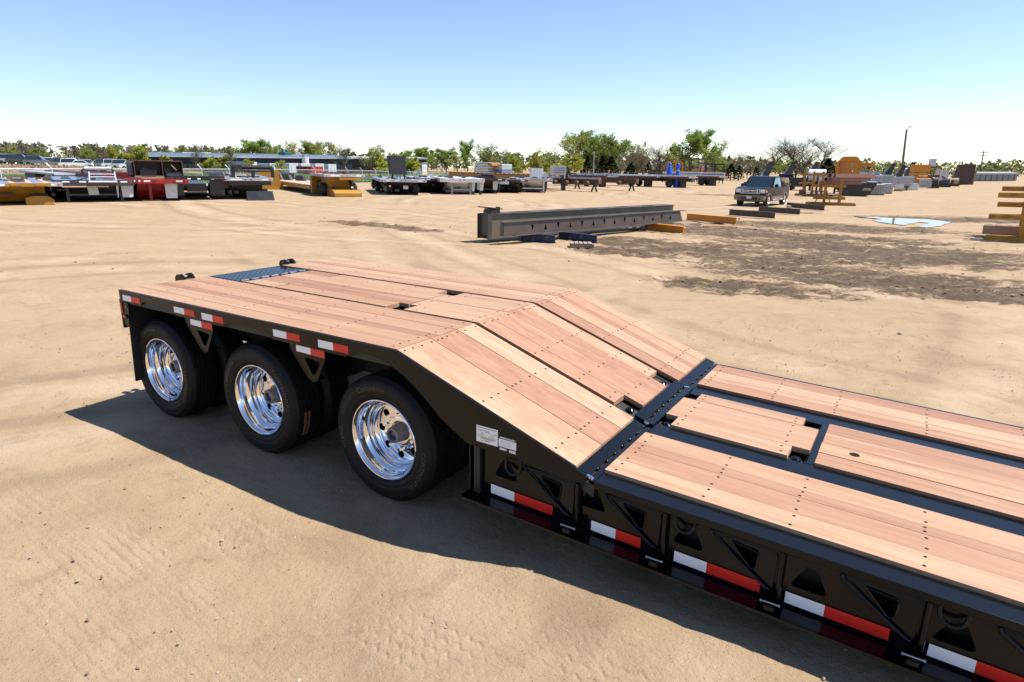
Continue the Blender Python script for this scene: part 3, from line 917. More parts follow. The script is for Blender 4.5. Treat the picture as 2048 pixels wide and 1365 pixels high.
# paper labels on the ramp side plate
lb = part('capacity_label', MB().box(4.005, 4.163, -.0015, -.0003, .734, .842), PAPER, bevel=0)
pk = MB()
rgl = random.Random(4)
for zz, a, b, t in ((.829, .01, .148, .003), (.815, .01, .05, .0015), (.809, .01, .045, .0015), (.813, .055, .10, .003), (.806, .065, .10, .0015), (.806, .13, .15, .002), (.800, .13, .15, .0012), (.771, .01, .14, .0012), (.767, .03, .148, .0012), (.763, .03, .13, .0012), (.759, .03, .12, .0012), (.748, .06, .10, .004), (.746, .035, .05, .002)):
    pk.box(4.005 + a, 4.005 + b, -.0023, -.0016, zz, zz + t)
for cx0 in (.030, .105):   # little outline drawings
    q = [(cx0, .788), (cx0 + .012, .801), (cx0 + .022, .796), (cx0 + .022, .786), (cx0, .786)]
    for p, r_ in zip(q, q[1:] + q[:1]): pk.beam((4.005 + p[0], -.002, p[1]), (4.005 + r_[0], -.002, r_[1]), .0008, .0012)
pk.build('label_print', INK, lb, kind='stuff')
MB().box(4.013, 4.155, -.0024, -.0016, .776, .7815).build('yellow_band', YEL, lb)
lb2 = part('serial_label', MB().box(4.170, 4.294, -.0015, -.0003, .742, .793), PAPER, bevel=0)
pk = MB()
for k in range(9): pk.box(4.178 + rgl.uniform(0, .01), 4.25 + rgl.uniform(0, .035), -.0022, -.0016, .748 + k * .0047, .7486 + k * .0047)
pk.build('label_print', pm('grey_label_ink', (.35, .35, .37), .5), lb2, kind='stuff')
pk = MB()
x = 4.18
while x < 4.285:
    w_ = rgl.uniform(.002, .005); pk.box(x, x + w_, -.0022, -.0003, .798, .8065); x += w_ + rgl.uniform(.0015, .004)
x = 4.178
while x < 4.29:
    w_ = rgl.uniform(.004, .009); pk.box(x, x + w_, -.0022, -.0003, .722 if x < 4.24 else .718, .735); x += w_ + (.02 if 4.22 < x < 4.24 else rgl.uniform(.001, .003))
pk.build('stencil_marks', PAPER, lb2, kind='stuff')

# ------------------------------------------------------------------ yard: shared materials and a builder
YELLOW = pm('worn_yellow_paint', (.33, .155, .010), .5, var=.25, scale=1.3, dirt=.35, dirtc=(.16, .075, .03))
ORANGE = pm('orange_paint', (.55, .20, .015), .45, var=.2, scale=1.3, dirt=.25, dirtc=(.22, .09, .03))
RUSTY = pm('rusty_yellow_paint', (.42, .20, .012), .6, var=.3, scale=2.0, dirt=.6, dirtc=(.11, .045, .022))
ALU = pm('brushed_aluminium', (.66, .67, .69), .38, .85, var=.12, scale=1.5, dirt=.15)
ALUW = pm('pale_aluminium', (.38, .39, .41), .5, .25, var=.3, scale=1.2, dirt=.3)
ALUB = pm('aluminium_deck_plate', (.36, .39, .46), .3, .8, var=.12, scale=1.2, dirt=.12)
WHITE = pm('white_paint', (.52, .52, .54), .4, var=.2, scale=1.0, dirt=.3)
DKGREY = pm('dark_grey_paint', (.032, .034, .040), .4, var=.3, scale=1.2, dirt=.2)
YBLACK = pm('yard_black_paint', (.012, .012, .013), .35, var=.3, scale=1.2, dirt=.2)
RED = pm('dark_red_paint', (.26, .010, .014), .35, var=.2, scale=1.0, dirt=.15)
MAROON = pm('maroon_paint', (.11, .012, .014), .4, var=.2, scale=1.0, dirt=.15)
RUST = pm('rusty_steel', (.085, .045, .032), .75, var=.5, scale=3.0, dirt=.4, dirtc=(.17, .075, .04))
MILL = pm('mill_scale_steel', (.085, .075, .070), .5, .3, var=.5, scale=1.6, dirt=.6, dirtc=(.115, .058, .036))
PRIMER = pm('red_oxide_primer', (.20, .095, .075), .6, var=.25, scale=2)
TIMBER = pm('weathered_timber', (.34, .24, .15), .8, var=.35, scale=5)
OLDWOOD = pm('grey_brown_deck_boards', (.30, .215, .16), .8, var=.35, scale=4)
BLUEP = pm('blue_paint', (.008, .020, .065), .45, var=.25, scale=2, dirt=.3)  # blue darkened to stand in for the girders' shadow on the supports
TARP = pm('blue_tarpaulin', (.012, .075, .46), .35, var=.25, scale=4)
GALV = pm('galvanised_steel', (.50, .52, .54), .42, .75, var=.2, scale=4)
CONC = pm('grey_concrete', (.38, .36, .33), .85, var=.2, scale=4)
YRUB = pm('yard_tyre_rubber', (.014, .014, .014), .8, var=.3, dirt=.3)
TEAL = pm('teal_paint', (.01, .09, .10), .45, var=.2)
BROWN = pm('brown_steel_paint', (.060, .036, .028), .55, var=.35, scale=3, dirt=.3)
LAMPY = pm('amber_lens', (.6, .2, .01), .25)

def prims(mb, L):
    for p in L:
        k = p[0]
        if k == 'b': mb.box(*p[1:])
        elif k == 't': mb.tube(p[1], p[2], p[3], p[4] if len(p) > 4 else 8)
        elif k == 'm': mb.beam(*p[1:])
        elif k == 'p': mb.prism(p[1], p[2], p[3], XZ, p[4] if len(p) > 4 else ())
        elif k == 'q': mb.prism(p[1], p[2], p[3], YZ, p[4] if len(p) > 4 else ())
        elif k == 'l': mb.lathe(p[1], p[2], p[3])
    return mb
def thing(name, label, cat, xy, rz, parts, group=None, z=None, dz=0.0):
    x_, y_ = xy
    t0 = terrain(x_, y_)
    nrm = Vector(((terrain(x_ - 2, y_) - terrain(x_ + 2, y_)) / 4, (terrain(x_, y_ - 2) - terrain(x_, y_ + 2)) / 4, 1)).normalized()
    al = Vector((0, 0, 1)).rotation_difference(nrm).to_matrix()          # things stand square to the ground they are on
    root = empty(name, (x_, y_, t0 if z is None else t0 + z), rz, label, cat, group)
    if dz: root.location = Vector((x_, y_, t0)) + nrm * dz
    root.rotation_euler = (al @ Matrix.Rotation(rz, 3, 'Z')).to_euler()
    made = {}
    for p in parts:
        nm, mat, L = p[0], p[1], p[2]
        opt = p[3] if len(p) > 3 else {}
        par = root
        if '>' in nm:
            a, nm = nm.split('>'); par = made[a]
        made[nm] = prims(MB(), L).build(nm, mat, par, opt.get('smooth', False), opt.get('bevel', 0), opt.get('kind'))
    return root
def wheel_parts(x, y, r, w, mat_rim, n=20):
    """one road wheel standing on its tread, hub axis along y"""
    f = lambda a, b, d: (x + a, y + d, r + b)
    return [('wheel', YRUB, [('l', [(r * .55, -w / 2), (r * .93, -w / 2), (r, -w / 2 + .03), (r, w / 2 - .03), (r * .93, w / 2), (r * .55, w / 2)], n, f)], {'smooth': True}),
            ('wheel>rim', mat_rim, [('l', [(r * .56, -w / 2 + .005), (r * .5, -w / 2 + .03), (r * .42, 0.0), (.0, .0)], n, f), ('l', [(r * .56, w / 2 - .005), (r * .5, w / 2 - .03), (r * .42, .02), (.0, .02)], n, f)], {'smooth': True, 'kind': 'stuff'})]
def tape_prims(x0, x1, y, z, n, side_w=.11):
    st = (x1 - x0) / n
    return [('b', x0 + i * st, x0 + i * st + side_w, y, y + .012, z, z + .06) for i in range(n)]

# ------------------------------------------------------------------ parked trailers along the fence (front faces the yard, +x runs to the rear)
def deck_trailer(name, label, xy, rz, w, h, L, body, deck, rail, strips=(), low_z=.55, neck=2.6, legs=None, flaps=None, legmat=None, group=None, extra=(), tail=True, lowdeck=None, th=.16):
    hw = w / 2
    P_ = [('deck', deck, [('b', .06, neck, -hw + .06, hw - .06, h - .05, h)]),
          ('front_rail', rail, [('b', 0, .06, -hw, hw, h - th, h + .012)], {'bevel': .01}),
          ('side_rail', rail, [('b', .062, neck, hw - .05, hw, h - th, h + .010)], {'bevel': .01}),
          ('side_rail', rail, [('b', .062, neck, -hw, -hw + .05, h - th, h + .010)], {'bevel': .01})]
    for s in strips:
        P_.append(('deck_strip', WOODY, [('b', .07, neck, s - .09, s + .09, h, h + .006)]))
    P_.append(('marker_tape', TAPE_R, tape_prims(.3, neck, hw + .001, h - .10, 5), {'kind': 'stuff'}))
    P_.append(('marker_lights', LENS, [('b', -.012, 0, y - .04, y + .04, h - .11, h - .05) for y in (-hw + .15, -.15, .15, hw - .15)], {'kind': 'stuff'}))
    P_.append(('reflector_tape', TAPE_W, [('b', -.006, -.001, y, y + .3, h - .115, h - .05) for y in (-hw + .3, .35, hw - .7)], {'kind': 'stuff'}))
    P_.append(('neck_body', body, [('p', [(.75, h - th), (neck + .1, h - th), (neck + .1, .12), (1.3, .12), (.95, .5)], -hw * .62, hw * .62)], {'bevel': .01}))
    P_.append(('neck_wall', body, [('b', neck - .2, neck + .12, -hw + .02, hw - .02, .10, h - .06)], {'bevel': .01}))
    if lowdeck is None: lowdeck = deck
    if L > neck + .5:
        P_.append(('low_deck', lowdeck, [('b', neck + .12, L, -hw + .04, hw - .04, low_z - .05, low_z)]))
        P_.append(('low_frame', body, [('b', neck + .12, L, -hw, -hw + .06, low_z - .28, low_z + .01), ('b', neck + .12, L, hw - .06, hw, low_z - .28, low_z + .01), ('b', neck + .12, L, -.45, -.3, low_z - .35, low_z - .06), ('b', neck + .12, L, .3, .45, low_z - .35, low_z - .06)], {'kind': 'stuff'}))
        P_.append(('side_markers', TAPE_W, tape_prims(neck + .4, L, hw + .001, low_z - .12, 9), {'kind': 'stuff'}))
        if tail:
            for k in range(2):
                for s in (-1, 1):
                    P_ += wheel_parts(L - .7 - k * 1.25, s * (hw - .3), .42, .5, DKGREY, 16)
            P_.append(('tail_deck', deck, [('b', L - 1.9, L + .4, -hw, hw, .95, 1.02)]))
    if legs:
        lm_ = legmat or DKGREY
        for s in (-1, 1):
            P_.append(('landing_leg', lm_, [('b', .55, .70, s * legs - .07, s * legs + .07, .05, h - th), ('b', .48, .77, s * legs - .15, s * legs + .15, .0, .05)], {'kind': 'stuff'}))
        P_.append(('leg_brace', lm_, [('b', .58, .66, -legs, legs, .30, .40)]))
    for (y, fw_, fh, fm) in (flaps or ()):
        P_.append(('mud_flap', fm, [('q', rounded([(y - fw_ / 2, h - th), (y + fw_ / 2, h - th), (y + fw_ / 2 - .02, h - th - fh), (y - fw_ / 2 + .06, h - th - fh)], .05), .30, .315)]))
    rg_ = random.Random(len(label) * 7 + int(w * 10))
    gear = []; clut = []
    for _ in range(26):      # axles, tanks, chain boxes and cross members hanging under the deck
        x_ = rg_.uniform(.5, max(1.5, neck - .3)); y_ = rg_.uniform(-hw + .1, hw - .5); z_ = rg_.uniform(.15, h - th - .25)
        gear.append(('b', x_, x_ + rg_.uniform(.08, .5), y_, y_ + rg_.uniform(.1, .5), z_, z_ + rg_.uniform(.06, .25)) if rg_.random() < .6 else ('t', (x_, y_, z_), (x_ + rg_.uniform(-.4, .4), y_ + .4, z_ + rg_.uniform(-.1, .2)), .05, 6))
    for _ in range(12):
        x_ = rg_.uniform(.1, neck * .8); y_ = rg_.uniform(-hw + .1, hw - .6)
        clut.append(('b', x_, x_ + rg_.uniform(.1, .6), y_, y_ + rg_.uniform(.08, .5), h + .008, h + .008 + rg_.uniform(.03, .14)))
    P_.append(('running_gear', YBLACK, gear, {'kind': 'stuff'})); P_.append(('chains_and_dunnage', RUST if len(label) % 2 else DKGREY, clut, {'kind': 'stuff'}))
    if L > 6 and tail is False:
        for s in (-1, 1): P_ += wheel_parts(min(neck, L) - 1.6, s * (hw - .35), .42, .4, DKGREY, 16)
    P_ += list(extra)
    return thing(name, label, 'trailer', xy, rz, P_, group)
WOODY = pm('pale_deck_boards', (.52, .33, .19), .7, var=.25, scale=5)

deck_trailer('gooseneck_trailer', 'yellow gooseneck trailer with blue-grey aluminium deck and wooden strips, nose tongue on ground', (-29.24, 10.31), 2.8131, 3.6, 1.02, 8, YELLOW, ALUB, ALUW, strips=(-1.2, -.55, .1, .8), neck=7.6, tail=False, extra=[
    ('coupler_bar', YELLOW, [('b', -.05, .25, -1.35, .35, .86, 1.02), ('b', -.08, 0, -1.2, -.7, .9, .97), ('b', -.08, 0, -.2, .2, .9, .97)], {'kind': 'stuff'}),
    ('tongue', YELLOW, [('q', rounded([(-1.35, .0), (-1.42, .22), (-1.2, .40), (-.6, .42), (-.3, .32), (-.3, 0)], .05), .25, 1.5)], {'bevel': .02}),
    ('tongue_roller', YBLACK, [('t', (.5, -1.2, .44), (.5, -.5, .44), .08, 12)], {'smooth': True})])
deck_trailer('gooseneck_trailer', 'dark grey gooseneck trailer on landing legs with ladder rack and white mud flaps', (-29.65, 13.91), 2.7605, 3.5, 1.10, 8, DKGREY, ALUB, DKGREY, neck=7, legs=1.18, th=.28, tail=False, flaps=[(-1.45, .56, .60, WHITE), (-1.0, .12, .62, WHITE)], extra=[
    ('timber_sill', WOODY, [('b', -.02, .04, -.6, 1.4, .75, .81)]),
    ('document_panel', pm('pale_green_panel', (.42, .46, .42), .5), [('q', [(-.15, .36), (.30, .36), (.33, .74), (-.12, .74)], .2, .22)]),
    ('ladder_rack', WHITE, [('m', (-.05, -.95, 1.02), (.7, -1.0, 1.48), .05, .05), ('m', (-.05, .2, 1.02), (.7, .12, 1.48), .05, .05), ('t', (-.06, -1.0, 1.02), (-.06, .25, 1.02), .05), ('t', (.25, -.98, 1.25), (.25, .2, 1.25), .025), ('t', (.5, -1, 1.38), (.5, .15, 1.38), .025)], {'kind': 'stuff'}),
    ('headache_bar', YBLACK, [('t', (.9, -.95, 1.3), (.9, -.95, 1.62), .05), ('t', (.9, .4, 1.3), (.9, .4, 1.6), .05), ('t', (.9, -.95, 1.62), (.9, .4, 1.6), .04)], {'kind': 'stuff'}),
    ('roll_bar', WHITE, [('t', (.88, -.9, 1.68), (.88, .3, 1.66), .075, 12)], {'smooth': True})])
thing('maroon_trailer', 'long maroon trailer chassis with upright eyes parked behind the grey gooseneck', 'trailer', (-36.29, 17.18), 3.0521, [
    ('chassis', MAROON, [('b', -4.5, 4.5, -1.2, -1.0, 1.05, 1.35), ('b', -4.5, 4.5, 1.0, 1.2, 1.05, 1.35), ('b', -4.5, 4.5, -1.0, 1.0, 1.2, 1.26)], {'kind': 'stuff'}),
    ('end_member', MAROON, [('b', -4.8, -4.5, -1.3, 1.3, 1.0, 1.4)]),
    ('lift_eye', MAROON, [('q', rounded([(-1.25, 1.35), (-.95, 1.35), (-.98, 1.65), (-1.2, 1.65)], .1), 3.0, 3.2)]),
    ('lift_eye', MAROON, [('q', rounded([(-1.25, 1.35), (-.95, 1.35), (-.98, 1.65), (-1.2, 1.65)], .1), 1.6, 1.8)]),
    ('hydraulic_ram', ALU, [('t', (2.6, -1.3, 1.25), (4.4, -1.3, 1.1), .08, 10)], {'smooth': True}),
    *[q for k in range(3) for s in (-1, 1) for q in wheel_parts(-2.5 - k * .95 + 1.5, s * .95, .4, .45, DKGREY, 14)]])
thing('aluminium_sheet', 'long pale aluminium panel lying behind the yellow gooseneck trailer', 'panel', (-39.09, 15.81), 3.0230, [('panel', ALUW, [('b', -3.2, 3.2, -.6, .6, 1.15, 1.25)]), ('trestle', RUST, [('b', -2.6, -2.4, -.5, .5, 0, 1.15), ('b', 2.4, 2.6, -.5, .5, 0, 1.15)], {'kind': 'stuff'})])
deck_trailer('gooseneck_trailer', 'red gooseneck trailer with red landing leg and one white mud flap', (-28.67, 16.61), 2.7195, 3.0, 1.14, 8, RED, RED, RED, neck=7, th=.22, legs=None, tail=False, flaps=[(-.65, .62, .78, WHITE)], extra=[
    ('landing_leg', RED, [('b', .55, .70, .28, .42, .05, .95), ('b', .45, .8, .15, .55, .0, .05)], {'kind': 'stuff'}),
    ('timber_pad', TIMBER, [('b', .3, .95, -.1, .8, .0, .04)]),
    ('tow_pockets', MAROON, [('b', -.02, .0, y, y + .12, 0.96, 1.10) for y in (-1.35, -.9, .1, .9, 1.3)], {'kind': 'stuff'}),
    ('plate_label', WHITE, [('b', -.022, -.001, -1.15, -.88, 1.01, 1.10)])])
thing('equipment_box', 'brown open-fronted steel box with two bays on a timber pallet, on the red trailer', 'box', (-29.68, 17.34), 2.7195, [
    ('shell', BROWN, [('b', 0, 1.0, -1.15, 1.15, .80, .84), ('b', 0, 1.0, -1.15, 1.15, 0, .05), ('b', 0, 1.0, -1.19, -1.15, 0, .84), ('b', 0, 1.0, 1.15, 1.19, 0, .84), ('b', .96, 1.0, -1.15, 1.15, .05, .8), ('b', 0, 1.0, -.2, -.16, .05, .8)], {'kind': 'stuff'}),
    ('machinery', DKGREY, [('b', .3, .8, .1, .9, .05, .35), ('t', (.35, .2, .3), (.35, .8, .42), .08), ('b', .4, .6, -.6, -.3, .05, .4)], {'kind': 'stuff'}),
    ('loose_board', TIMBER, [('m', (.05, -.85, .35), (.05, -.62, .62), .25, .05)]),
    ('side_tank', DKGREY, [('b', .1, .9, 1.2, 1.5, .02, .78)], {'bevel': .06})], dz=1.26)
thing('pallet', 'timber pallet under the brown open steel box', 'pallet', (-29.68, 17.34), 2.7195, [('boards', TIMBER, [('b', -.1, 1.1, -1.2, -.9, .09, .12), ('b', -.1, 1.1, -.2, .2, .09, .12), ('b', -.1, 1.1, .9, 1.2, .09, .12)], {'kind': 'stuff'}), ('bearers', TIMBER, [('b', -.1, 0, -1.2, 1.2, 0, .09), ('b', .5, .6, -1.2, 1.2, 0, .09), ('b', 1.0, 1.1, -1.2, 1.2, 0, .09)], {'kind': 'stuff'})], dz=1.145)
def fender_trailer(label, xy, rz, w, tank):
    hw = w / 2
    arch = lambda y0, y1: ('p', [(0, 1.18), (.3, 1.42), (.9, 1.52), (3.8, 1.46), (3.8, 1.36), (.9, 1.40), (.35, 1.30), (.1, 1.14)], y0, y1)
    return thing('black_trailer', label, 'trailer', xy, rz, [
        ('fender', YBLACK, [arch(hw - .75, hw)], {'bevel': .01}), ('fender', YBLACK, [arch(-hw, -hw + .75)], {'bevel': .01}),
        ('rear_beam', YBLACK, [('b', 0.05, .3, -hw, hw, 1.08, 1.32)], {'bevel': .01}),
        ('lamp_row', LENS, [('b', .035, .05, y, y + .12, 1.15, 1.22) for y in (-hw + .1, -hw + .35, hw - .3, hw - .6)], {'kind': 'stuff'}),
        ('white_tape', TAPE_W, [('b', .038, .05, y, y + .16, 1.13, 1.2) for y in (-hw + .55, -.2, .3)], {'kind': 'stuff'}),
        ('mud_flap', YBLACK, [('b', .35, .37, hw - .78, hw - .02, .25, 1.1)]), ('mud_flap', YBLACK, [('b', .35, .37, -hw + .02, -hw + .78, .25, 1.1)]),
        ('main_frame', YBLACK, [('b', .3, 5.5, -.5, .5, .45, .9), ('b', 3.6, 9, -hw, hw, .35, .55)], {'kind': 'stuff'}),
        ('low_deck', ALUW, [('b', 3.8, 9, -hw + .2, -.2, .56, .62), ('b', 3.8, 9, .2, hw - .2, .56, .62)], {'kind': 'stuff'}),
        *([('tool_tank', tank, [('b', 2.2, 3.4, -hw - .5, -hw - .05, .55, 1.1)], {'bevel': .05})] if tank else []),
        *[q for k in range(2) for s in (-1, 1) for q in wheel_parts(.95 + k * 1.3, s * (hw - .4), .43, .55, DKGREY, 16)]])
fender_trailer('black trailer with arched fenders and pale tank, beside the red gooseneck', (-28.29, 18.61), 2.6650, 2.9, pm('beige_tank', (.5, .42, .30), .5))
deck_trailer('gooseneck_trailer', 'black gooseneck trailer with aluminium edge carrying a black winch frame', (-27.12, 21.05), 2.6187, 2.7, 1.22, 8, YBLACK, ALUB, ALUW, strips=(-.5, .5), neck=7, tail=False, extra=[
    ('toe_plate', YBLACK, [('p', [(-.9, .02), (-.1, .02), (-.1, .5), (-.25, .5)], -1.25, .2)]),
    ('under_beam', YBLACK, [('b', .05, .3, -1.25, 1.0, .82, 1.05)])])
thing('winch_frame', 'black steel winch frame with roller standing on the aluminium gooseneck deck', 'frame', (-27.96, 22.02), 2.6187, [
    ('frame', YBLACK, [('b', 0, .6, -1.2, 1.2, .32, .42), ('b', 0, .08, -1.2, -1.0, 0, .6), ('b', 0, .08, 1.0, 1.2, 0, .6), ('b', 0, .08, -.1, .1, 0, .4)], {'kind': 'stuff'}),
    ('roller', YBLACK, [('t', (.25, -1.15, .58), (.25, .6, .58), .13, 14)], {'smooth': True}), ('end_plate', YBLACK, [('b', .0, .5, .6, 1.2, .42, .72)])], dz=1.225)
thing('yellow_ramp_end', 'yellow ramp end standing behind the black winch frame', 'ramp', (-36.71, 29.85), 2.6187, [('ramp', YELLOW, [('q', [(-1.0, 0), (1.0, 0), (.8, 1.45), (-.6, 1.45)], 0, .5)]), ('foot', YELLOW, [('b', -.1, .6, -1.1, 1.1, 0, .12)])])
deck_trailer('lowboy_trailer', 'long yellow lowboy trailer with raised white-edged gooseneck deck', (-26.31, 27.78), 2.7248, 2.75, 1.42, 17, YELLOW, OLDWOOD, ALUW, neck=3.1, low_z=.62, tail=False, lowdeck=pm('pinkish_deck_boards', (.42, .30, .24), .75, var=.2, scale=5), extra=[
    ('tongue', YELLOW, [('p', [(-.5, .02), (1.0, .02), (1.0, .5), (-.2, .42), (-.5, .25)], -.9, .9)], {'bevel': .02}),
    ('hydraulic_ram', YBLACK, [('m', (.1, -.5, .5), (.7, -.5, 1.15), .14, .14)]), ('coupler_bar', YELLOW, [('b', .02, .25, -1.1, .4, 1.08, 1.24)])])
thing('tilt_trailer', 'low black trailer with folded ramps and exposed wheel behind the yellow lowboy', 'trailer', (-38.60, 33.91), 3.1042, [
    ('frame', YBLACK, [('b', -2.6, 2.4, -1.0, 1.0, .35, .55)]), ('front_box', YBLACK, [('b', 1.5, 2.6, -1.0, 1.0, .5, 1.1)], {'bevel': .02}),
    ('fender', pm('rusty_fender', (.16, .07, .04), .6), [('p', [(.3, .6), (.6, 1.1), (1.3, 1.15), (1.6, .6)], .98, 1.1)]),
    ('ramp', YBLACK, [('p', [(-1.0, .25), (.25, .25), (.1, 1.05), (-.45, 1.05)], .8, 1.05)]), ('ramp', YBLACK, [('p', [(-2.6, .25), (-1.25, .25), (-1.4, 1.05), (-2.2, 1.05)], .8, 1.05)]),
    *wheel_parts(.95, .95, .42, .3, DKGREY, 16), *wheel_parts(.95, -.95, .42, .3, DKGREY, 16)])
deck_trailer('gooseneck_trailer', 'black gooseneck trailer with aluminium deck edge below the raised black ramp panel', (-25.52, 32.60), 2.4177, 3.3, 1.08, 9, YBLACK, ALUB, ALUW, strips=(-.8, .75), neck=8, tail=False, th=.17, extra=[
    ('licence_board', WHITE, [('b', .30, .31, -.35, .0, .42, .66)]), ('side_lamp', CHROME, [('t', (.28, .95, .62), (.3, .95, .62), .06)]),
    *[q for s in (-1, 1) for q in wheel_parts(1.0, s * .95, .42, .4, ALUW, 16)]])
thing('ramp_panel', 'black ramp panel propped upright on the aluminium edged trailer', 'ramp', (-26.29, 32.93), 2.4177, [
    ('panel', DKGREY, [('q', [(-.60, .35), (.52, .35), (.66, 1.60), (-.44, 1.60)], .0, .10)], {'bevel': .02}), ('side_channel', YBLACK, [('q', [(.5, .33), (.66, .33), (.80, 1.62), (.64, 1.62)], -.02, .22)]),
    ('foot', YBLACK, [('m', (.05, .4, .4), (.1, .45, 0), .1, .1), ('m', (.05, .1, .4), (-.1, .12, 0), .06, .06), ('m', (.05, -.1, .4), (-.1, -.1, 0), .06, .06), ('m', (.05, -.45, .4), (.05, -.42, 0), .12, .1)], {'kind': 'stuff'})], dz=1.085)
deck_trailer('flatbed_trailer', 'dark flatbed trailer with plain aluminium deck behind the black gooseneck', (-26.30, 37.09), 2.4177, 3.0, 1.12, 9, YBLACK, ALU, YBLACK, neck=8, th=.2, tail=False)
deck_trailer('gooseneck_trailer', 'white gooseneck trailer on white landing legs with timber sill', (-23.68, 37.15), 2.3610, 3.4, 1.20, 8, WHITE, WHITE, WHITE, neck=7, legs=.72, legmat=ALUW, th=.28, tail=False, flaps=[(-.9, .28, .66, WHITE), (-1.55, .3, .6, WHITE)], extra=[('timber_sill', WOODY, [('b', -.02, .04, -.4, 1.0, .86, .92)]), ('leg_foot', YBLACK, [('b', .5, .7, -1.6, -1.4, 0, .3), ('b', .5, .7, -1.0, -.85, 0, .3)], {'kind': 'stuff'})])
deck_trailer('gooseneck_trailer', 'black gooseneck trailer with two white mud flaps beside the white gooseneck', (-23.54, 40.54), 2.3027, 2.6, 1.20, 8, YBLACK, DKGREY, YBLACK, neck=3.6, th=.2, tail=False, legs=.55, legmat=YBLACK, flaps=[(.75, .42, .72, WHITE), (-.55, .42, .70, WHITE)], extra=[('machinery', DKGREY, [('b', .8, 2.0, -.6, .8, 1.2, 1.42), ('t', (.8, -.4, 1.45), (.8, .6, 1.5), .1)], {'kind': 'stuff'})])
deck_trailer('gooseneck_trailer', 'dark gooseneck trailer with white tail lamps beside the pair of white mud flaps', (-23.09, 43.13), 2.2657, 2.8, 1.12, 8, YBLACK, ALU, DKGREY, neck=4.0, th=.18, tail=False, extra=[('white_panel', WHITE, [('b', -.02, -.0, .2, 1.1, .72, .95)])])
deck_trailer('gooseneck_trailer', 'silver aluminium gooseneck trailer with pale side body', (-22.61, 45.93), 2.2283, 3.4, 1.20, 9, ALU, ALUW, ALUW, neck=4.4, th=.22, legs=1.0, legmat=GALV, tail=False)
thing('yellow_beam_trailer', 'long yellow beam trailer with red and white edge tape standing by the fence', 'trailer', (-36.33, 60.03), 2.8824, [
    ('beam', YELLOW, [('b', -11, 7, -1.0, 1.0, .95, 1.35)], {'bevel': .01}), ('deck', TIMBER, [('b', -11, 7, -1.25, 1.25, 1.36, 1.46)]), ('edge_tape', TAPE_R, tape_prims(-11, 7, 1.252, 1.38, 24, .35), {'kind': 'stuff'}), ('white_tape', TAPE_W, tape_prims(-10.65, 7.3, 1.252, 1.38, 24, .28), {'kind': 'stuff'}),
    ('support', RUST, [('b', -8, -7.6, -.8, .8, 0, .95), ('b', 3, 3.4, -.8, .8, 0, .95)], {'kind': 'stuff'})])
def bundle(name, label, xy, rz, w, h, L, nx, nz, mat, z, group=None, cat='bundle', band=True):
    mb = []
    bw, bh = w / nx, h / nz
    for i in range(nx):
        for k in range(nz):
            mb.append(('b', 0 + .03 * ((i + k) % 2), L, -w / 2 + i * bw + .012, -w / 2 + (i + 1) * bw - .012, k * bh + .006, (k + 1) * bh - .012))
    P_ = [('bars', mat, mb, {'kind': 'stuff'})]
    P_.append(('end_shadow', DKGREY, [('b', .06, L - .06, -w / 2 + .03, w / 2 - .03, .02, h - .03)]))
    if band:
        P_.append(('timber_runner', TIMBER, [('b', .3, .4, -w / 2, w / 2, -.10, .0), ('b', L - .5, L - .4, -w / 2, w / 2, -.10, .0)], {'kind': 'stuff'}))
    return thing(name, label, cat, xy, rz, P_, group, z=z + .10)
thing('scrap_pile', 'pile of flattened aluminium scrap and pallets on the yellow beam trailer', 'scrap pile', (-36.38, 58.79), 2.8824, [('layers', ALU, [('b', -1.3 + .1 * (k % 3), 1.3 - .12 * (k % 2), -.8, .8, k * .17, k * .17 + .07) for k in range(7)], {'kind': 'stuff'}), ('timber_layers', TIMBER, [('b', -1.2 + .1 * (k % 2), 1.25, -.75, .75, k * .17 + .07, k * .17 + .165) for k in range(6)], {'kind': 'stuff'}), ('orange_panel', ORANGE, [('b', -1.7, -1.2, -.6, .6, .75, 1.0)])], dz=1.46)
thing('crate_stack', 'pale wrapped crate with blue base beside the aluminium scrap pile', 'crate', (-35.16, 59.61), 2.8824, [('wrap', ALUW, [('b', -1.3, 1.2, -.8, .8, .3, .95)], {'bevel': .08}), ('base', pm('blue_grey_base', (.12, .17, .24), .5), [('b', -1.4, 1.3, -.85, .85, 0, .3)])], dz=1.46)
thing('aluminium_box', 'silver ribbed aluminium tool box with drum beside it on a dark trailer', 'box', (-22.70, 47.10), 2.2283, [('shell', ALU, [('b', 0, 1.0, -.35, .75, 0, .85)], {'bevel': .02}), ('rib', GALV, [('b', -.02, 0, y, y + .05, 0, .85) for y in (-.35, -.05, .2, .45, .7)], {'kind': 'stuff'}), ('drum', ALUW, [('t', (.1, -.6, .28), (.9, -.6, .28), .25, 14)], {'smooth': True})], dz=1.205)
thing('aluminium_box', 'white louvred aluminium box with grey side standing on legs over dark trailers', 'box', (-22.89, 50.66), 2.2283, [('shell', ALUW, [('b', 0, 1.1, -.85, .4, .28, 1.1)], {'bevel': .02}), ('side_wall', GALV, [('b', 0, 1.1, .405, .44, .28, 1.1)]), ('louvre', DKGREY, [('b', -.01, 0, -.75, .2, z_, z_ + .03) for z_ in (.5, .7, .9)], {'kind': 'stuff'}), ('leg', GALV, [('b', .05, .15, -.8, -.7, 0, .28), ('b', .05, .15, .3, .4, 0, .28)], {'kind': 'stuff'})], dz=1.20)
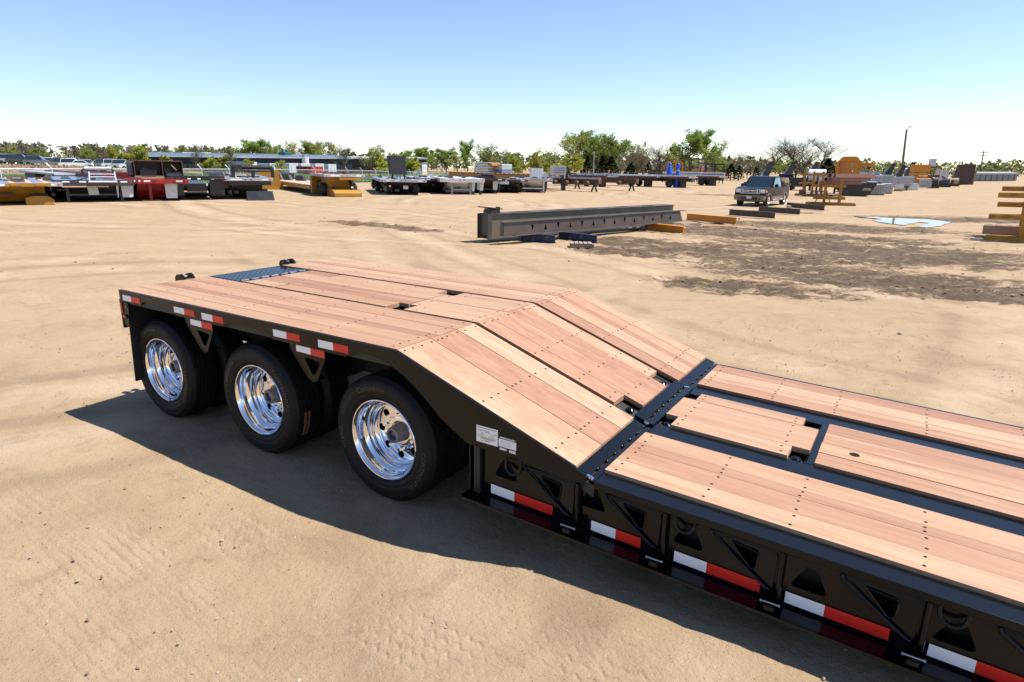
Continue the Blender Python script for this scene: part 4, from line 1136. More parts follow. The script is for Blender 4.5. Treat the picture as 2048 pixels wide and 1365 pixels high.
thing('machine_frame', 'tangled black machine frame behind the louvred aluminium box', 'machine', (-23.60, 53.68), 2.2283, [('frame', YBLACK, [('t', (0, -.5, .1), (0, -.2, .9), .1), ('t', (0, -.2, .9), (0, .5, .8), .08), ('b', 0, .6, -.3, .5, 0, .5), ('t', (0, -1.1, .3), (0, -.4, .35), .06)], {'kind': 'stuff'}), ('stand', YBLACK, [('b', .1, .5, -.1, .3, -1.3, 0)])], dz=1.3)
for k, (u_, d_, lab) in enumerate(((1128, 71, 'rusty trailer chassis with round axle brackets standing in front of the flatbeds'), (1205, 76, 'rusty brown beam trailer chassis on splayed stands in front of the flatbeds'))):
    P0 = [(-24.15, 54.52), (-22.86, 60.72)][k]
    thing('trailer_chassis', lab, 'chassis', P0, 2.9917, [('beam', RUST, [('b', -4.2, 4.2, -.25, .25, .75, 1.25)]), ('edge_rail', ALUW if k == 0 else BROWN, [('b', -4.4, 4.0, .28, .36, 1.15, 1.32)]),
        ('cross_tube', RUST, [('t', (x_, -.9, .78), (x_, .9, .78), .2, 12) for x_ in ((-3.2, -2.0, -.8, .6) if k == 0 else (-2.5, 2.5))], {'kind': 'stuff'}), ('edge_tape', TAPE_R, tape_prims(-4.2, 3.8, .362, 1.2, 7, .2), {'kind': 'stuff'}),
        ('stand', YBLACK, [('m', (-3.6, 0, .75), (-3.9, 0, 0), .12, .12), ('m', (-3.6, 0, .75), (-3.3, 0, 0), .12, .12), ('m', (3.2, 0, .75), (3.5, 0, 0), .12, .12), ('m', (3.2, 0, .75), (2.9, 0, 0), .12, .12)], {'kind': 'stuff'})])
for k, (xy_, L_, lab, dm_, rl) in enumerate((((-30.93, 72.39), 9, 'black flatbed trailer loaded with blue-grey aluminium beams', ALUB, YBLACK), ((-28.40, 80.12), 11, 'dark flatbed trailer with polished aluminium edge near the blue tarpaulin', ALU, BROWN), ((-22.85, 80.10), 8, 'dark flatbed trailer with worn timber deck ending at the blue tarpaulin', OLDWOOD, RUST), ((-23.26, 95.73), 8, 'low flatbed trailer with grey steel tube on top behind the tarpaulins', OLDWOOD, RUST))):
    thing('flatbed_trailer', lab, 'trailer', xy_, 2.9917, [('deck', dm_, [('b', -L_ / 2, L_ / 2, -1.3, 1.3, 1.2, 1.34)]), ('side_rail', rl, [('b', -L_ / 2, L_ / 2, 1.302, 1.36, 1.12, 1.36)]), ('frame', YBLACK, [('b', -L_ / 2, L_ / 2, -.5, .5, .75, 1.18)]),
        ('edge_tape', TAPE_R, tape_prims(-L_ / 2, L_ / 2, 1.362, 1.2, 10, .22), {'kind': 'stuff'}), ('load_beam', (ALUB, ALU, GALV, GALV)[k], [('b', -L_ * (.45 - .05 * j), L_ * (.38 + .04 * j), -.2 + .5 * j, .15 + .5 * j, 1.345, 1.47 + .07 * (j % 2)) for j in (-1, 0, 1)], {'kind': 'stuff'}),
        ('stake', RUST, [('b', x_, x_ + .1, 1.37, 1.43, 1.2, 2.3) for x_ in ((-1.5, 1.2) if k == 0 else (L_ * .3,))], {'kind': 'stuff'}), ('stand', RUST, [('b', -L_ * .35, -L_ * .35 + .3, -.6, .6, 0, .75), ('b', L_ * .3, L_ * .3 + .3, -.6, .6, 0, .75)], {'kind': 'stuff'}),
        *[q for s in (-1, 1) for q in wheel_parts(-L_ * .15, s * 1.0, .45, .4, DKGREY, 14)]])
def tarp(label, xy, h, lean):
    mb = MB(); pr = [(.42, 0), (.40, h * .35), (.30, h * .6), (.20, h * .72), (.22, h * .82), (.20, h * .96), (.10, h), (0, h * 1.01)]
    rg = random.Random(int(h * 100)); vs = []; n = 14
    for i in range(n):
        t = 2 * math.pi * i / n
        for (r_, a_) in pr:
            q = r_ * (1 + rg.uniform(-.16, .16)); vs.append((q * math.cos(t) + lean * a_, q * math.sin(t), a_))
    m_ = len(pr); fs = [(i * m_ + k, i * m_ + k + 1, ((i + 1) % n) * m_ + k + 1, ((i + 1) % n) * m_ + k) for i in range(n) for k in range(m_ - 1)]
    root = empty('tarpaulin_cover', (xy[0], xy[1], terrain(*xy) + (1.35 if h < 2.1 else 0)), 0, label, 'tarpaulin')
    mb.add(vs, fs).build('cover', TARP, root, 60)
    MB().lathe([(.20, h * .70), (.215, h * .715), (.20, h * .73)], 10, lambda a, b, d: (a + lean * d, b, d)).build('tie_cord', WHITE, root, True)
tarp('slim blue tarpaulin cover tied upright on a dark flatbed', (-22.96, 82.18), 1.75, 0.0)
tarp('tall blue tarpaulin cover reaching the ground beside the slim one', (-21.04, 79.66), 3.0, .02)
for k, (xy_, lab, m_, w_, h_) in enumerate((((-28.34, 109.86), 'row of yellow steel frames standing behind the blue tarpaulins', ORANGE, 9, 1.9), ((-29.84, 117.77), 'tall brown steel frame rack before the tan-roofed house', BROWN, 5, 4.2), ((-34.30, 118.46), 'yellow steel portal frame beside the tan-roofed house', ORANGE, 2.6, 3.6), ((-24.41, 108.92), 'black twin-horned steel frame standing by the green trees', YBLACK, 3.0, 3.2), ((-35.84, 109.43), 'low brown steel rack in front of the tan-roofed house', RUST, 4.5, 1.7))):
    n_ = 7 if k == 0 else (5 if k == 1 else 3)
    thing('frame_rack', lab, 'rack', xy_, 1.8711 - math.pi / 2, [('upright', m_, [('b', -w_ / 2 + i * w_ / (n_ - 1) - .09, -w_ / 2 + i * w_ / (n_ - 1) + .09, -.1, .1, 0, h_) for i in range(n_)], {'kind': 'stuff'}), ('cross_beam', m_, [('b', -w_ / 2, w_ / 2, -.12, .12, h_ * q - .1, h_ * q + .1) for q in ((.45, .98) if k != 1 else (.3, .6, .98))], {'kind': 'stuff'})])
thing('red_post', 'leaning red post standing among the yellow frames', 'post', (-25.61, 104.42), 0, [('post', RED, [('m', (0, 0, 0), (.25, 0, 3.0), .22, .22)]), ('foot', RED, [('b', -.3, .3, -.3, .3, 0, .06)])])
thing('steel_tube', 'long grey steel tube lying across the flatbeds behind the tarpaulins', 'tube', (-24.25, 96.47), 2.9917, [('tube', GALV, [('t', (-5, 0, 1.75), (5, 0, 1.75), .14, 12)], {'smooth': True}), ('chock', RUST, [('b', -3, -2.8, -.3, .3, 0, 1.62), ('b', 3, 3.2, -.3, .3, 0, 1.62)], {'kind': 'stuff'})])

# ------------------------------------------------------------------ rear-neck assemblies standing beyond the pickups (inclined black arms)
def neck_arm(label, xy, s=1.0, rz=0.0):
    r_ = thing('lifting_gooseneck', label, 'gooseneck', xy, rz, [
        ('arm', DKGREY, [('p', [(-2.2, .35), (-.3, 1.05), (.55, 3.0), (.95, 3.05), (1.0, 2.7), (.45, .5), (.4, .1), (-2.2, .1)], -.12, .12)], {'bevel': .02}),
        ('ram', ALUB, [('t', (-.9, .25, .85), (.45, .25, 2.35), .14, 10)], {'smooth': True}), ('ram_rod', CHROME, [('t', (-2.3, .25, .35), (-.9, .25, .9), .08, 8)], {'smooth': True}),
        ('base', YBLACK, [('b', -2.4, 2.2, -.9, .9, .0, .45)], {'bevel': .02}), ('head', YBLACK, [('b', .5, 1.15, -.3, .3, 2.85, 3.12)], {'bevel': .02}), ('deck_load', TIMBER, [('b', .8, 2.6, -.8, .8, .46, .62)])])
    r_.scale = (s * 1.15,) * 3
ARMG = 'black gooseneck arms standing in a line beyond the pickups'
AL = 'black hydraulic gooseneck arm raised on its base in the line beyond the pickups'
for xy_, s_ in (((-15.19, 102.89), 1.0), ((-12.47, 105.43), 1.0), ((-9.56, 107.91), 1.0), ((-6.27, 114.36), .9), ((-4.98, 146.61), 1.0), ((-0.57, 136.86), 1.05), ((1.40, 132.94), .95), ((2.34, 146.97), 1.15), ((3.59, 152.00), .95)):
    neck_arm(AL, xy_, s_, 1.7488 - math.pi / 2)
for o in list(bpy.data.objects):
    if o.get('label') == AL: o['group'] = ARMG
thing('axle_group', 'group of black wheels and axles parked beside the yellow rack', 'axles', (-6.99, 82.01), 1.7230, [q for k in range(3) for s in (-1, 1) for q in wheel_parts(k * 1.1, s * .8, .5, .3, ALUW, 14)] + [('axle_beam', YBLACK, [('b', -.3, 2.5, -.6, .6, .45, .95)]), ('frame', YBLACK, [('b', -.2, 2.4, -1.0, 1.0, .95, 1.5)])])
thing('log_load', 'pale round logs on a low red and white taped trailer behind the pickup', 'logs', (-7.14, 67.78), 2.9216, [('log', TIMBER, [('t', (-1.4, .2 * k, 1.25 + .18 * (k % 2)), (1.4, .2 * k, 1.25 + .18 * (k % 2)), .17, 10) for k in range(-2, 3)], {'smooth': True, 'kind': 'stuff'}), ('bed', BROWN, [('b', -1.5, 1.5, -.7, .7, .85, 1.07)]), ('tape', TAPE_R, tape_prims(-1.5, 1.5, .702, .92, 8, .18), {'kind': 'stuff'}), ('leg', BROWN, [('b', -1.3, -1.1, -.5, .5, 0, .85), ('b', 1.1, 1.3, -.5, .5, 0, .85)], {'kind': 'stuff'})])

# ------------------------------------------------------------------ pickups
GLASS = pm('dark_window_glass', (.015, .025, .028), .06, var=.05, coat=1)
def pickup(label, xy, rz, c, c2, facing_plate=True):
    body = pm('pickup_paint_' + str(len(bpy.data.materials)), c, .25, 0.0, var=.06, coat=.0, spec=.22)
    low_ = pm('pickup_trim_' + str(len(bpy.data.materials)), c2, .3, .3, var=.08, coat=.6)
    hw = .98
    def arch(cx_, r_=.50, n=9): return [(cx_ + r_ * math.cos(math.pi * k / (n - 1)), .36 + r_ * math.sin(math.pi * k / (n - 1))) for k in range(n)]
    side_p = [(2.75, .55), (2.72, .95), (2.66, 1.14), (1.05, 1.20), (-2.75, 1.22), (-2.80, .62), (-2.55, .60)] + [(p[0], p[1]) for p in reversed(arch(-1.85))] + [(-1.30, .60), (1.25, .60)] + [(p[0], p[1]) for p in reversed(arch(1.83))] + [(2.4, .55)]
    hood = [(1.05, 1.205), (2.66, 1.145), (2.60, 1.17), (2.2, 1.235), (1.1, 1.27)]
    P_ = [('body', body, [('p', side_p, hw - .04, hw), ('p', side_p, -hw, -hw + .04), ('b', -2.78, 2.60, -hw + .04, hw - .04, .58, .80), ('b', 1.0, 2.62, -hw + .04, hw - .04, .80, 1.14), ('b', -.95, 1.05, -hw + .04, hw - .04, .80, 1.19)], {'bevel': .012, 'kind': 'stuff'}),
          ('hood', body, [('p', hood, -hw + .06, hw - .06)], {'bevel': .03}),
          ('lower_trim', low_, [('b', -1.28, 1.23, hw - .005, hw + .012, .42, .66), ('b', -1.28, 1.23, -hw - .012, -hw + .005, .42, .66)], {'kind': 'stuff'}),
          ('bed_wall', body, [('b', -2.82, -2.74, -hw + .04, hw - .04, .62, 1.22)], {'bevel': .01}), ('bed_floor', YBLACK, [('b', -2.74, -.95, -hw + .05, hw - .05, .80, .84)])]
    cab = [(-.95, 1.195), (1.12, 1.205), (.55, 1.80), (.30, 1.90), (-.55, 1.91), (-.80, 1.86)]
    def taper(a, b, d): return (a, d * (1 - max(0, b - 1.2) * .20), b)
    mb = MB().prism(cab, -hw + .03, hw - .03, taper)
    root = thing('pickup_truck', label, 'pickup truck', xy, rz, P_)
    mb.build('cab', body, root, bevel=.03)
    g = MB(); ws = [(1.08, 1.24), (.58, 1.79)]
    for (a, b) in (((1.118, 1.235), (.585, 1.79)),):
        y0_, y1_ = .90 * (1 - .035 * .2) - .03, .90 * (1 - .6 * .20) - .04
        g.add([(a[0], -y0_, a[1]), (a[0], y0_, a[1]), (b[0], y1_, b[1]), (b[0], -y1_, b[1]), (a[0] + .012, -y0_, a[1] + .006), (a[0] + .012, y0_, a[1] + .006), (b[0] + .012, y1_, b[1] + .006), (b[0] + .012, -y1_, b[1] + .006)], [(0, 1, 2, 3), (4, 5, 6, 7), (0, 1, 5, 4), (2, 3, 7, 6), (1, 2, 6, 5), (0, 3, 7, 4)])
    g.build('windscreen', GLASS, root)
    for s in (-1, 1):
        for win in ([(.95, 1.26), (.50, 1.76), (.12, 1.80), (.12, 1.26)], [(.05, 1.26), (.05, 1.80), (-.62, 1.80), (-.70, 1.26)]):
            MB().prism(win, hw - .032, hw - .020, lambda a, b, d: (a, s * d * (1 - max(0, b - 1.2) * .20), b)).build('side_window', GLASS, root)
        m_ = MB().box(.80, .98, *sorted((s * (hw + .02), s * (hw + .24))), 1.22, 1.42).build('mirror', body, root, bevel=.03)
        MB().box(2.42, 2.70, *sorted((s * .62, s * (hw - .015))), .86, 1.10).build('headlight', pm('headlight_glass_%d' % len(bpy.data.materials), (.62, .64, .68), .12, .2, coat=1), root, bevel=.03)
        MB().box(2.40, 2.69, *sorted((s * (hw - .016), s * (hw + .004))), .90, 1.04).build('turn_lamp', LAMPY, root, bevel=.01)
        MB().tube((2.80, s * .66, .52), (2.91, s * .66, .52), .075, 14).build('fog_lamp', GLASS, root, True)
        MB().box(-2.83, -2.70, *sorted((s * (hw - .14), s * (hw + .005))), .86, 1.18).build('tail_lamp', LENS, root, bevel=.01)
        MB().tube((-1.2, s * (hw + .03), .42), (1.15, s * (hw + .03), .42), .05, 8).build('side_step', CHROME, root, True)
        for cx_ in (-1.85, 1.83):
            f_ = lambda a, b, d, cx_=cx_, s=s: (cx_ + a, s * (hw - .13) + d, .40 + b)
            w_ = MB().lathe([(.24, -.13), (.38, -.13), (.405, -.10), (.405, .10), (.38, .13), (.24, .13)], 24, f_).build('wheel', YRUB, root, True)
            MB().lathe([(.245, s * .12), (.22, s * .125), (.20, s * .09), (.08, s * .10), (.0, s * .11)], 24, f_).build('rim', CHROME, w_, True)
            an = [(cx_ + .49 * math.cos(math.pi * k / 10), .37 + .49 * math.sin(math.pi * k / 10)) for k in range(11)] + [(cx_ + .43 * math.cos(math.pi * k / 10), .37 + .43 * math.sin(math.pi * k / 10)) for k in range(10, -1, -1)]
            MB().prism(an, *sorted((s * (hw - .01), s * (hw + .035))), XZ).build('wheel_arch_trim', low_, root)
    gr = MB().box(2.60, 2.735, -.62, .62, .80, 1.13).build('grille', pm('grille_chrome_%d' % len(bpy.data.materials), (.42, .47, .55), .2, .9), root, bevel=.02)
    sl = MB()
    for zz in (.85, .945, 1.045): sl.box(2.736, 2.742, -.44, .44, zz, zz + .055)
    for yy in (-.57, .50): sl.box(2.736, 2.742, yy, yy + .07, .86, 1.08)
    sl.build('grille_slots', YBLACK, gr, kind='stuff')
    MB().prism(ring(0, .97, .115, 24, ry=.048), 2.742, 2.755, YZ).build('emblem', BLUEP, gr)
    MB().prism(ring(0, .97, .13, 24, ry=.058), 2.738, 2.748, YZ).build('emblem_rim', CHROME, gr)
    MB().prism(rounded([(-.97, .40), (.97, .40), (.99, .55), (.97, .72), (-.97, .72), (-.99, .55)], .04), 2.62, 2.84, YZ).build('bumper', low_, root, bevel=.02)
    MB().box(2.60, 2.846, -.55, .55, .42, .62).build('bumper_opening', YBLACK, root, bevel=.01)
    MB().box(2.847, 2.856, -.16, .16, .50, .66).build('licence_plate', WHITE, root)
    MB().box(-2.95, -2.80, -.95, .95, .42, .60).build('rear_bumper', CHROME, root, bevel=.02)
    MB().box(-2.6, 2.6, -.75, .75, .30, .55).build('chassis', YBLACK, root)
    MB().box(-.80 - .02, -.80 + .03, -.7, .7, 1.35, 1.75).build('rear_window', GLASS, root)
    return root
pickup('dark blue and tan pickup truck facing the yard, standing alone in front of the rack', (-3.25, 43.85), R(-95), (.005, .011, .026), (.17, .13, .095))
pickup('maroon and blue-grey pickup truck seen from behind, parked beyond the dark pickup', (-8.97, 85.74), 1.6612, (.035, .026, .030), (.07, .055, .05))

# ------------------------------------------------------------------ steel girders on supports
def span(ax, ay, bx, by): return math.atan2(by - ay, bx - ax), math.hypot(bx - ax, by - ay)
rz1, L1 = span(-5.29, 13.55, -2.74, 23.23)
thing('box_girder', 'long weathered steel box girder with oval holes along its top plate', 'girder', (-5.29, 13.55), rz1, [
    ('side_plate', pm('scribbled_mill_plate', (.17, .145, .10), .55, .3, var=.5, scale=1.2, dirt=.5, dirtc=(.10, .055, .04)), [('b', .05, L1, -.20, -.185, .14, .87)]),
    ('side_plate', MILL, [('b', .05, L1, .185, .20, .14, .87)]),
    ('top_plate', MILL, [], {}),
    ('bottom_plate', MILL, [('b', 0, L1, -.25, .25, .12, .14)]),
    ('end_plate', MILL, [('q', rounded([(-.24, .14), (.24, .14), (.24, .87), (-.24, .87)], .01), .0, .03, [rounded([(-.09, .16), (.09, .16), (.06, .21), (-.06, .21)], .015)])]),
    ('end_lip', MILL, [('b', -.10, .05, -.26, -.235, .12, .88), ('b', -.10, .05, .235, .26, .12, .88)], {'kind': 'stuff'})])
gd = [o for o in bpy.data.objects if o.name == 'box_girder'][0]
for ch in list(gd.children):
    if ch.name.startswith('top_plate'):
        mb = MB(); mb.prism([(-.02, -.27), (L1, -.27), (L1, .27), (-.02, .27)], .87, .892, XY, [ring(x_, 0, .42, 20, ry=.13) for x_ in [1.5 + k * 1.75 for k in range(int((L1 - 2) / 1.75) + 1)]])
        ch.data = mb.mesh('top_plate'); ch.data.materials.append(MILL)
thing('coupler_casting', 'black coupler casting with tilted plate on the near end of the box girder', 'casting', (-5.24, 13.59), rz1, [('base', YBLACK, [('t', (.15, 0, 0), (.15, 0, .10), .22, 16)], {'smooth': True}), ('tilted_plate', YBLACK, [('m', (-.18, 0, .20), (.48, 0, .13), .42, .035)], {'bevel': .01}), ('post', YBLACK, [('b', .42, .50, -.06, .06, 0, .19)]), ('spring', YBLACK, [('b', .0, .3, -.12, .12, .1, .15)])], z=.892)
rz2, L2 = span(-4.47, 13.33, -2.14, 23.20)
tri = []
for k in range(14):
    x_ = 1.25 + k * (L2 - 2.2) / 13
    tri.append([(x_ - .07, .37), (x_ + .07, .37), (x_, .56)] if k % 2 else [(x_ - .07, .56), (x_ + .07, .56), (x_, .37)])
thing('steel_beam', 'long brown-grey steel beam with triangular cut-outs along its web, lying beside the box girder', 'beam', (-4.47, 13.33), rz2, [
    ('web', MILL, [('p', [(.0, .27), (.55, .27), (L2 - .2, .27), (L2, .27), (L2 - .25, .67), (0, .67)], -.02, .0, tri)]),
    ('top_flange', MILL, [('b', -.02, L2 + .15, -.06, .16, .67, .69)]), ('bottom_flange', MILL, [('b', .45, L2 + .1, -.10, .16, .25, .27)]),
    ('back_web', MILL, [('b', .1, L2 - .1, .12, .135, .27, .67)]), ('end_face', MILL, [('b', -.01, .0, .0, .12, .27, .67)])])
SUPG = 'blue supports under the girders'
for k, (pa, pb) in enumerate(((((-4.74, 14.82), (-3.50, 14.83))), (((-4.00, 16.04), (-2.48, 15.72))))):
    a_, L_ = span(*pa, *pb)
    thing('support_beam', 'blue painted steel support lying under the girders', 'support', pa, a_, [('web', BLUEP, [('b', 0, L_, -.02, .02, .02, .235)]), ('top_flange', BLUEP, [('b', 0, L_, -.10, .10, .23, .25)]), ('bottom_flange', BLUEP, [('b', 0, L_, -.10, .10, 0, .02)])], SUPG)
a_, L_ = span(-3.07, 21.50, -1.30, 20.83)
thing('support_beam', 'orange painted steel support under the far end of the girders', 'support', (-3.07, 21.50), a_, [('web', ORANGE, [('b', 0, L_, -.02, .02, .02, .235)]), ('top_flange', ORANGE, [('b', 0, L_, -.10, .10, .23, .25)]), ('bottom_flange', ORANGE, [('b', 0, L_, -.10, .10, 0, .02)])])
a_, L_ = span(-2.60, 14.15, -2.02, 14.49)
thing('pallet', 'small weathered pallet on the soil in front of the blue supports', 'pallet', (-2.60, 14.15), a_, [('board', OLDWOOD, [('b', i * L_ / 5, i * L_ / 5 + L_ / 5 - .03, -.02, .5, .11, .135) for i in range(5)], {'kind': 'stuff'}), ('bearer', OLDWOOD, [('b', 0, L_, y_, y_ + .05, .0, .11) for y_ in (0, .22, .44)], {'kind': 'stuff'}), ('front_block', OLDWOOD, [('b', x_, x_ + .05, -.018, 0, .0, .11) for x_ in (.05, .25, .45, .65)], {'kind': 'stuff'})])
for lab, pa, pb, mm in (('orange steel beam lying on the soil beyond the girders', (-3.01, 26.62), (-0.60, 25.87), ORANGE), ('brown steel beam lying nearest the orange beam', (-2.30, 31.46), (0.06, 30.80), BROWN), ('brown steel beam between two other brown beams in front of the pickup', (-1.71, 35.61), (0.57, 34.86), BROWN), ('brown steel beam beside the yellow rack with white block at its end', (-1.26, 41.69), (1.17, 39.77), BROWN)):
    a_, L_ = span(*pa, *pb)
    P_ = [('web', mm, [('b', 0, L_, -.012, .012, .0, .26)]), ('top_flange', mm, [('b', 0, L_, -.09, .09, .26, .275)]), ('bottom_flange', mm, [('b', 0, L_, -.09, .09, -.02, .0)])]
    P_.append(('stiffener', mm, [('b', k * L_ / 3 + .1, k * L_ / 3 + .112, .02, .08, 0, .26) for k in range(3)], {'kind': 'stuff'}))
    thing('loose_beam', lab, 'beam', pa, a_, P_, z=.06)
thing('concrete_block', 'small white block at the end of a brown beam', 'block', (-0.87, 40.09), .3, [('block', CONC, [('b', -.12, .12, -.1, .1, 0, .22)], {'bevel': .02}), ('cap', WHITE, [('b', -.1, .1, -.08, .08, .22, .24)])])
thing('dirt_curb', 'pale concrete slab by the foot of the yellow rack', 'slab', (-0.27, 43.48), .2, [('slab', CONC, [('b', -.8, .8, -.2, .2, 0, .14)], {'bevel': .02}), ('broken_piece', CONC, [('b', -.3, .2, .25, .45, 0, .1)])])

# ------------------------------------------------------------------ racks, tubes, stacks on the right
bz = 1.7884
def rack(name, label, xy, rz, mat, h, arms, posts, depth, group=None, base=1.6):
    P_ = []
    for d_ in (0, depth):
        for py_ in posts: P_.append(('post', mat, [('b', d_ - .07, d_ + .07, py_ - .09, py_ + .09, 0, h)]))
        for (z_, y0_, y1_) in arms: P_.append(('arm', mat, [('b', d_ - .09, d_ + .09, y0_, y1_, z_ - .08, z_ + .08)]))
        P_.append(('base_beam', mat, [('b', d_ - .1, d_ + .1, -base, base, .0, .14)]))
    P_.append(('tie_bar', mat, [('b', .07, depth - .07, posts[0] - .04, posts[0] + .04, .3, .4)]))
    return thing(name, label, 'rack', xy, rz, P_, group)
rack('cantilever_rack', 'yellow A-frame rack holding brown square tubes', (0.60, 47.52), 1.6855, YELLOW, 1.75, [(1.30, -.85, 1.3), (.48, -.9, 1.15)], [.42, -.55], 1.6)
thing('rack_brace', 'pair of slanted yellow braces leaning at the foot of the tube rack', 'brace', (0.32, 47.21), 1.6855, [('brace', YELLOW, [('m', (-.02, .75, 0), (-.02, .35, .85), .07, .07)]), ('brace', YELLOW, [('m', (-.02, -.35, 0), (-.02, -.05, .85), .07, .07)])])
tubes = [(1.46, .62), (1.70, .25), (1.70, -.02), (1.94, .0)]
for k, (z_, y_) in enumerate(((1.395, 1.05), (1.645, .50), (1.895, .28))):
    x0_ = 47.1
    thing('steel_tube_bundle', ('lowest brown square tubes resting on the yellow rack', 'middle brown square tubes on the yellow rack', 'topmost brown square tubes on the yellow rack')[k], 'tubes', (0.60, 47.52), 1.6855, [
        ('tube', PRIMER, [('m', (-.55, y_ - .02, z_ + .12), (3.2, y_ - 2.6, z_ + .12), .26, .24)]), ('tube', PRIMER, [('m', (-.42, y_ - .30, z_ + .12), (3.3, y_ - 2.85, z_ + .12), .22, .24)]),
        ('tube_mouth', HOLE, [('m', (-.556, y_ - .016, z_ + .12), (-.55, y_ - .02, z_ + .12), .20, .18)])], z=0.0)
rack('cantilever_rack', 'yellow rack with low rails standing left of the brown tubes', (-2.96, 65.24), 1.6979, YELLOW, 2.25, [(1.15, -1.3, 1.35), (1.95, -1.5, 1.3)], [.9, .1, -.7], 1.8)
thing('timber_blocks', 'dark timber blocks and steel sections piled under the yellow racks', 'pile', (-2.34, 62.89), 1.6979, [('block', RUST, [('b', -.3, 1.2, -1.4, 1.2, .0, .22), ('b', 0, 1.0, .9, 1.5, .22, .6), ('b', 0, .8, -.9, .3, .45, .55)], {'kind': 'stuff'}), ('stub', BROWN, [('b', -.1, .4, y_, y_ + .22, .2, .55) for y_ in (-.9, -.5, -.1, .3)], {'kind': 'stuff'})])
thing('steel_trough', 'large black steel trough lying behind the brown tubes', 'trough', (0.27, 67.42), 1.6979, [('body', YBLACK, [('q', [(-1.9, 1.2), (-1.35, .1), (.8, .0), (1.9, 1.0), (1.9, 1.1), (-1.9, 1.3)], 0, 4.5)]), ('rim', ALUB, [('b', -.05, 4.5, -1.95, -1.2, 1.3, 1.36)]), ('worn_edge', pm('worn_pale_edge', (.35, .27, .22), .6), [('q', [(-1.5, .55), (-.7, .55), (-.9, .8), (-1.5, .75)], -.02, -.002)])])
og = thing('orange_neck', 'tall orange gooseneck casting standing upright behind the tube rack', 'gooseneck', (-0.97, 74.69), 1.6979, [
    ('face_plate', ORANGE, [('q', rounded([(-.95, .0), (1.0, .0), (1.25, 2.35), (.9, 2.65), (-.8, 2.65), (-1.0, 2.35)], .12), .3, .4, [ring(-.2, .8, .13, 14), ring(-.2, 1.4, .15, 14), ring(-.2, 2.0, .17, 14)])]),
    ('side_flange', ORANGE, [('q', rounded([(.9, .5), (1.15, .5), (1.5, 2.4), (1.15, 2.4)], .05), -.15, .35)], {'bevel': .02}), ('top_cap', ORANGE, [('q', rounded([(-.95, 2.4), (1.2, 2.4), (.8, 2.9), (-.6, 2.9)], .2), .0, .5)], {'bevel': .02}),
    ('shelf_plate', ORANGE, [('b', .2, .5, -2.3, -1.0, 1.9, 2.3)], {'bevel': .02}), ('shelf_lip', ORANGE, [('b', .1, .5, -2.1, -1.0, 1.5, 1.65)]), ('rib', ORANGE, [('b', .28, .3, -.9, .9, .55, .62), ('b', .28, .3, -.9, .9, 1.1, 1.16)], {'kind': 'stuff'}), ('aerial', GALV, [('t', (.3, -.1, 2.9), (.3, -.15, 3.35), .02, 6)]), ('stand', RUST, [('b', .2, .7, -.7, .7, -.9, .0)])], z=.9)
thing('channel_bundle', 'pinkish steel channels stacked high behind the left yellow rack', 'bundle', (-3.00, 74.48), 1.6979, [('channel', pm('pink_primer', (.40, .26, .23), .55), [('b', 0, 2, -1.2, 1.1, 1.75, 1.95)]), ('channel', BROWN, [('b', 0, 2, -1.1, 1.25, 2.0, 2.08)]), ('stand', RUST, [('b', .2, 1.6, -1, -.8, 0, 1.75), ('b', .2, 1.6, .8, 1.0, 0, 1.75)], {'kind': 'stuff'})])
thing('storage_tank', 'pale grey rounded tank half hidden behind the yellow rack', 'tank', (-5.32, 84.27), 1.7884, [('tank', WHITE, [('t', (0, -.95, 1.75), (0, .95, 1.75), .75, 20)], {'smooth': True}), ('saddle', RUST, [('b', -.5, .5, -.7, -.5, 0, 1.2), ('b', -.5, .5, .5, .7, 0, 1.2)], {'kind': 'stuff'})])
BN = 'aluminium extrusion bundles along the right-hand row'
bundle('extrusion_bundle', 'large low aluminium extrusion bundle with dark comb-like end, alone on the soil', (2.07, 72.49), 1.6855, 1.25, .95, 5.0, 6, 4, ALUW, 0, BN)
bundle('extrusion_bundle', 'smaller aluminium bundle tucked against the large low bundle', (2.68, 78.25), 1.6855, .9, .95, 4.6, 3, 2, ALUW, 0, BN)
bundle('extrusion_bundle', 'flat aluminium bundle topping the black trough beside the rack', (0.57, 75.82), 1.6979, 1.35, .52, 4.6, 5, 1, ALUW, .85, BN)
bundle('extrusion_bundle', 'aluminium bundle behind the orange casting resting on the flat bundle', (-0.52, 80.75), 1.6979, 1.9, .58, 4.6, 6, 2, ALUW, 1.45, BN)
bundle('extrusion_bundle', 'pale aluminium bundle stacked two high beside the orange casting', (-0.13, 88.81), 1.6979, 1.4, .7, 4.6, 4, 2, ALUW, 1.5, BN)
bundle('extrusion_bundle', 'end bundle of pale aluminium strapped beside the two-high stack', (0.33, 92.84), 1.6979, 1.2, .7, 4.6, 3, 2, ALUW, 1.5, BN)
bundle('extrusion_bundle', 'banded aluminium bundle behind the large low bundle', (1.05, 86.88), 1.6855, 1.3, .72, 5, 3, 2, ALUW, 1.02, BN)
bundle('extrusion_bundle', 'wide banded aluminium bundle right of the banded one', (1.80, 90.92), 1.6855, 1.5, 1.0, 5, 3, 3, ALUW, .8, BN)
bundle('extrusion_bundle', 'long curved-looking stack of pale aluminium planks before the utility pole', (3.07, 92.97), 1.7884, 3.1, .95, 2.2, 2, 3, ALUW, .62, BN)
bundle('extrusion_bundle', 'mossy green aluminium stack at the end of the long plank stack', (4.09, 101.00), 1.6855, 1.2, 1.1, 3, 1, 4, pm('mossy_aluminium', (.34, .40, .34), .5, .3), .5, BN)
